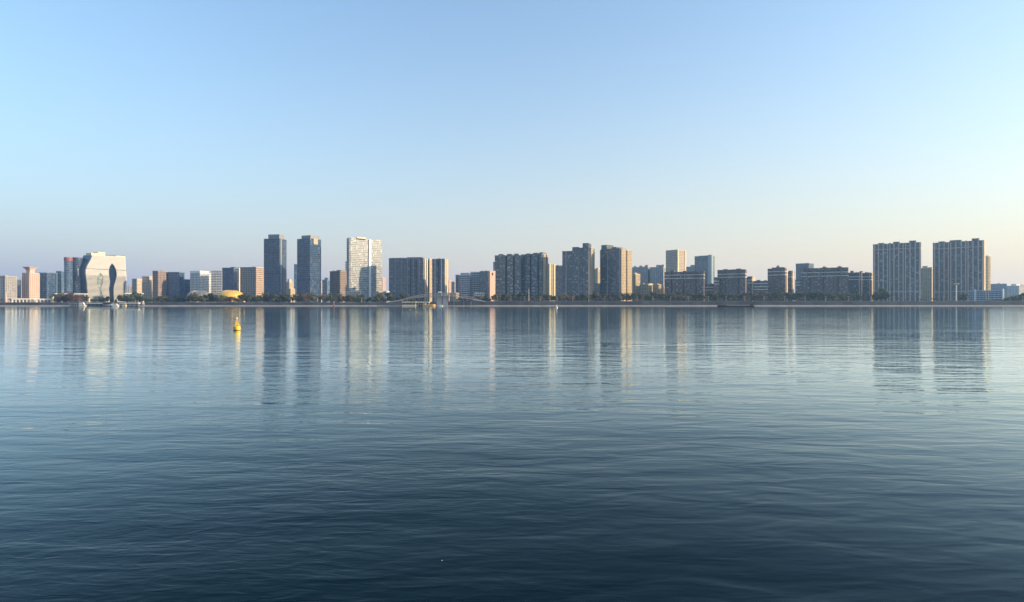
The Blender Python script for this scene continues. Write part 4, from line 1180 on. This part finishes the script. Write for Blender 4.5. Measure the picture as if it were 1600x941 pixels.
# ------------------------------------------------------------------ the yellow buoy
def buoy():
    Y = EYE * F / (516.2 - HY)
    s = Y / F                                                     # metres per pixel there
    t = thing('navigation_buoy', 'yellow navigation buoy with a lattice tower on the open water', 'buoy', (x_of(370.2, Y), Y, 0), radians(20))
    R = 5.1 * s
    MB().lathe([(R * .90, -.5), (R * .97, -.1), (R * .98, .12)], 36).build('waterline_band', M_RUB, t, smooth=False)
    MB().lathe([(R * .985, .122), (R, .2), (R, .88), (R * .94, .98), (R * .45, 1.04)], 36).build('float', M_YEL, t)
    MB().lathe([(R * 1.02, .34), (R * 1.035, .40), (R * 1.02, .46)], 36).build('rubbing_strake', M_YEL, t)
    z0, z1 = 1.03, 17.8 * s
    r0, r1 = 2.9 * s, 1.1 * s
    P = lambda a, z: ((r0 + (r1 - r0) * (z - z0) / (z1 - z0)) * cos(a), (r0 + (r1 - r0) * (z - z0) / (z1 - z0)) * sin(a), z)
    A = [pi / 4 + pi / 2 * i for i in range(4)]
    for a in A: MB().tube(P(a, z0 - .05), P(a, z1), .055, .045, 8).build('leg', M_YEL, t)
    for zr in (z0 + (z1 - z0) * .33, z0 + (z1 - z0) * .66):
        m = MB()
        for i in range(4): m.tube(P(A[i], zr), P(A[(i + 1) % 4], zr), .035, n=6)
        m.build('ring_brace', M_YEL, t)
    for i in range(4):
        MB().tube(P(A[i], z0), P(A[(i + 1) % 4], z0 + (z1 - z0) * .33), .028, n=6).build('diagonal_brace', M_YEL, t)
    zp = z0 + (z1 - z0) * .18
    MB().box(-.30, .30, -.30, .30, zp, zp + .62).build('battery_box', M_YEL, t)
    MB().lathe([(r1 * 1.9, z1), (r1 * 1.9, z1 + .07), (r1 * 1.2, z1 + .08)], 16).build('top_platform', M_YEL, t)
    MB().lathe([(.13, z1 + .08), (.13, z1 + .34), (.06, z1 + .42)], 12).build('lantern', M_WHITE, t)
    for i, a in enumerate((0, pi)):
        MB().lathe([(.07, 1.0), (.09, 1.16), (.03, 1.2)], 8, (R * .75 * cos(a), R * .75 * sin(a))).build('lifting_eye', M_YEL, t)


buoy()

# ------------------------------------------------------------------ haze
hz = MB().box(-2680, 2680, -1260, 4290, -4, 152)
o = hz.build('haze', [])
mh = bpy.data.materials.new('river_haze')
mh.use_nodes = True
n, l = mh.node_tree.nodes, mh.node_tree.links
n.clear()
mo = n.new('ShaderNodeOutputMaterial')
pv = n.new('ShaderNodeVolumePrincipled')
pv.inputs['Color'].default_value = (0.34, 0.62, 1.0, 1)
pv.inputs['Density'].default_value = HAZE
pv.inputs['Anisotropy'].default_value = 0.2
l.new(pv.outputs[0], mo.inputs['Volume'])
o.data.materials.append(mh)
o['kind'] = 'stuff'
o['label'] = 'thin bluish morning haze over the river'
o['category'] = 'haze'
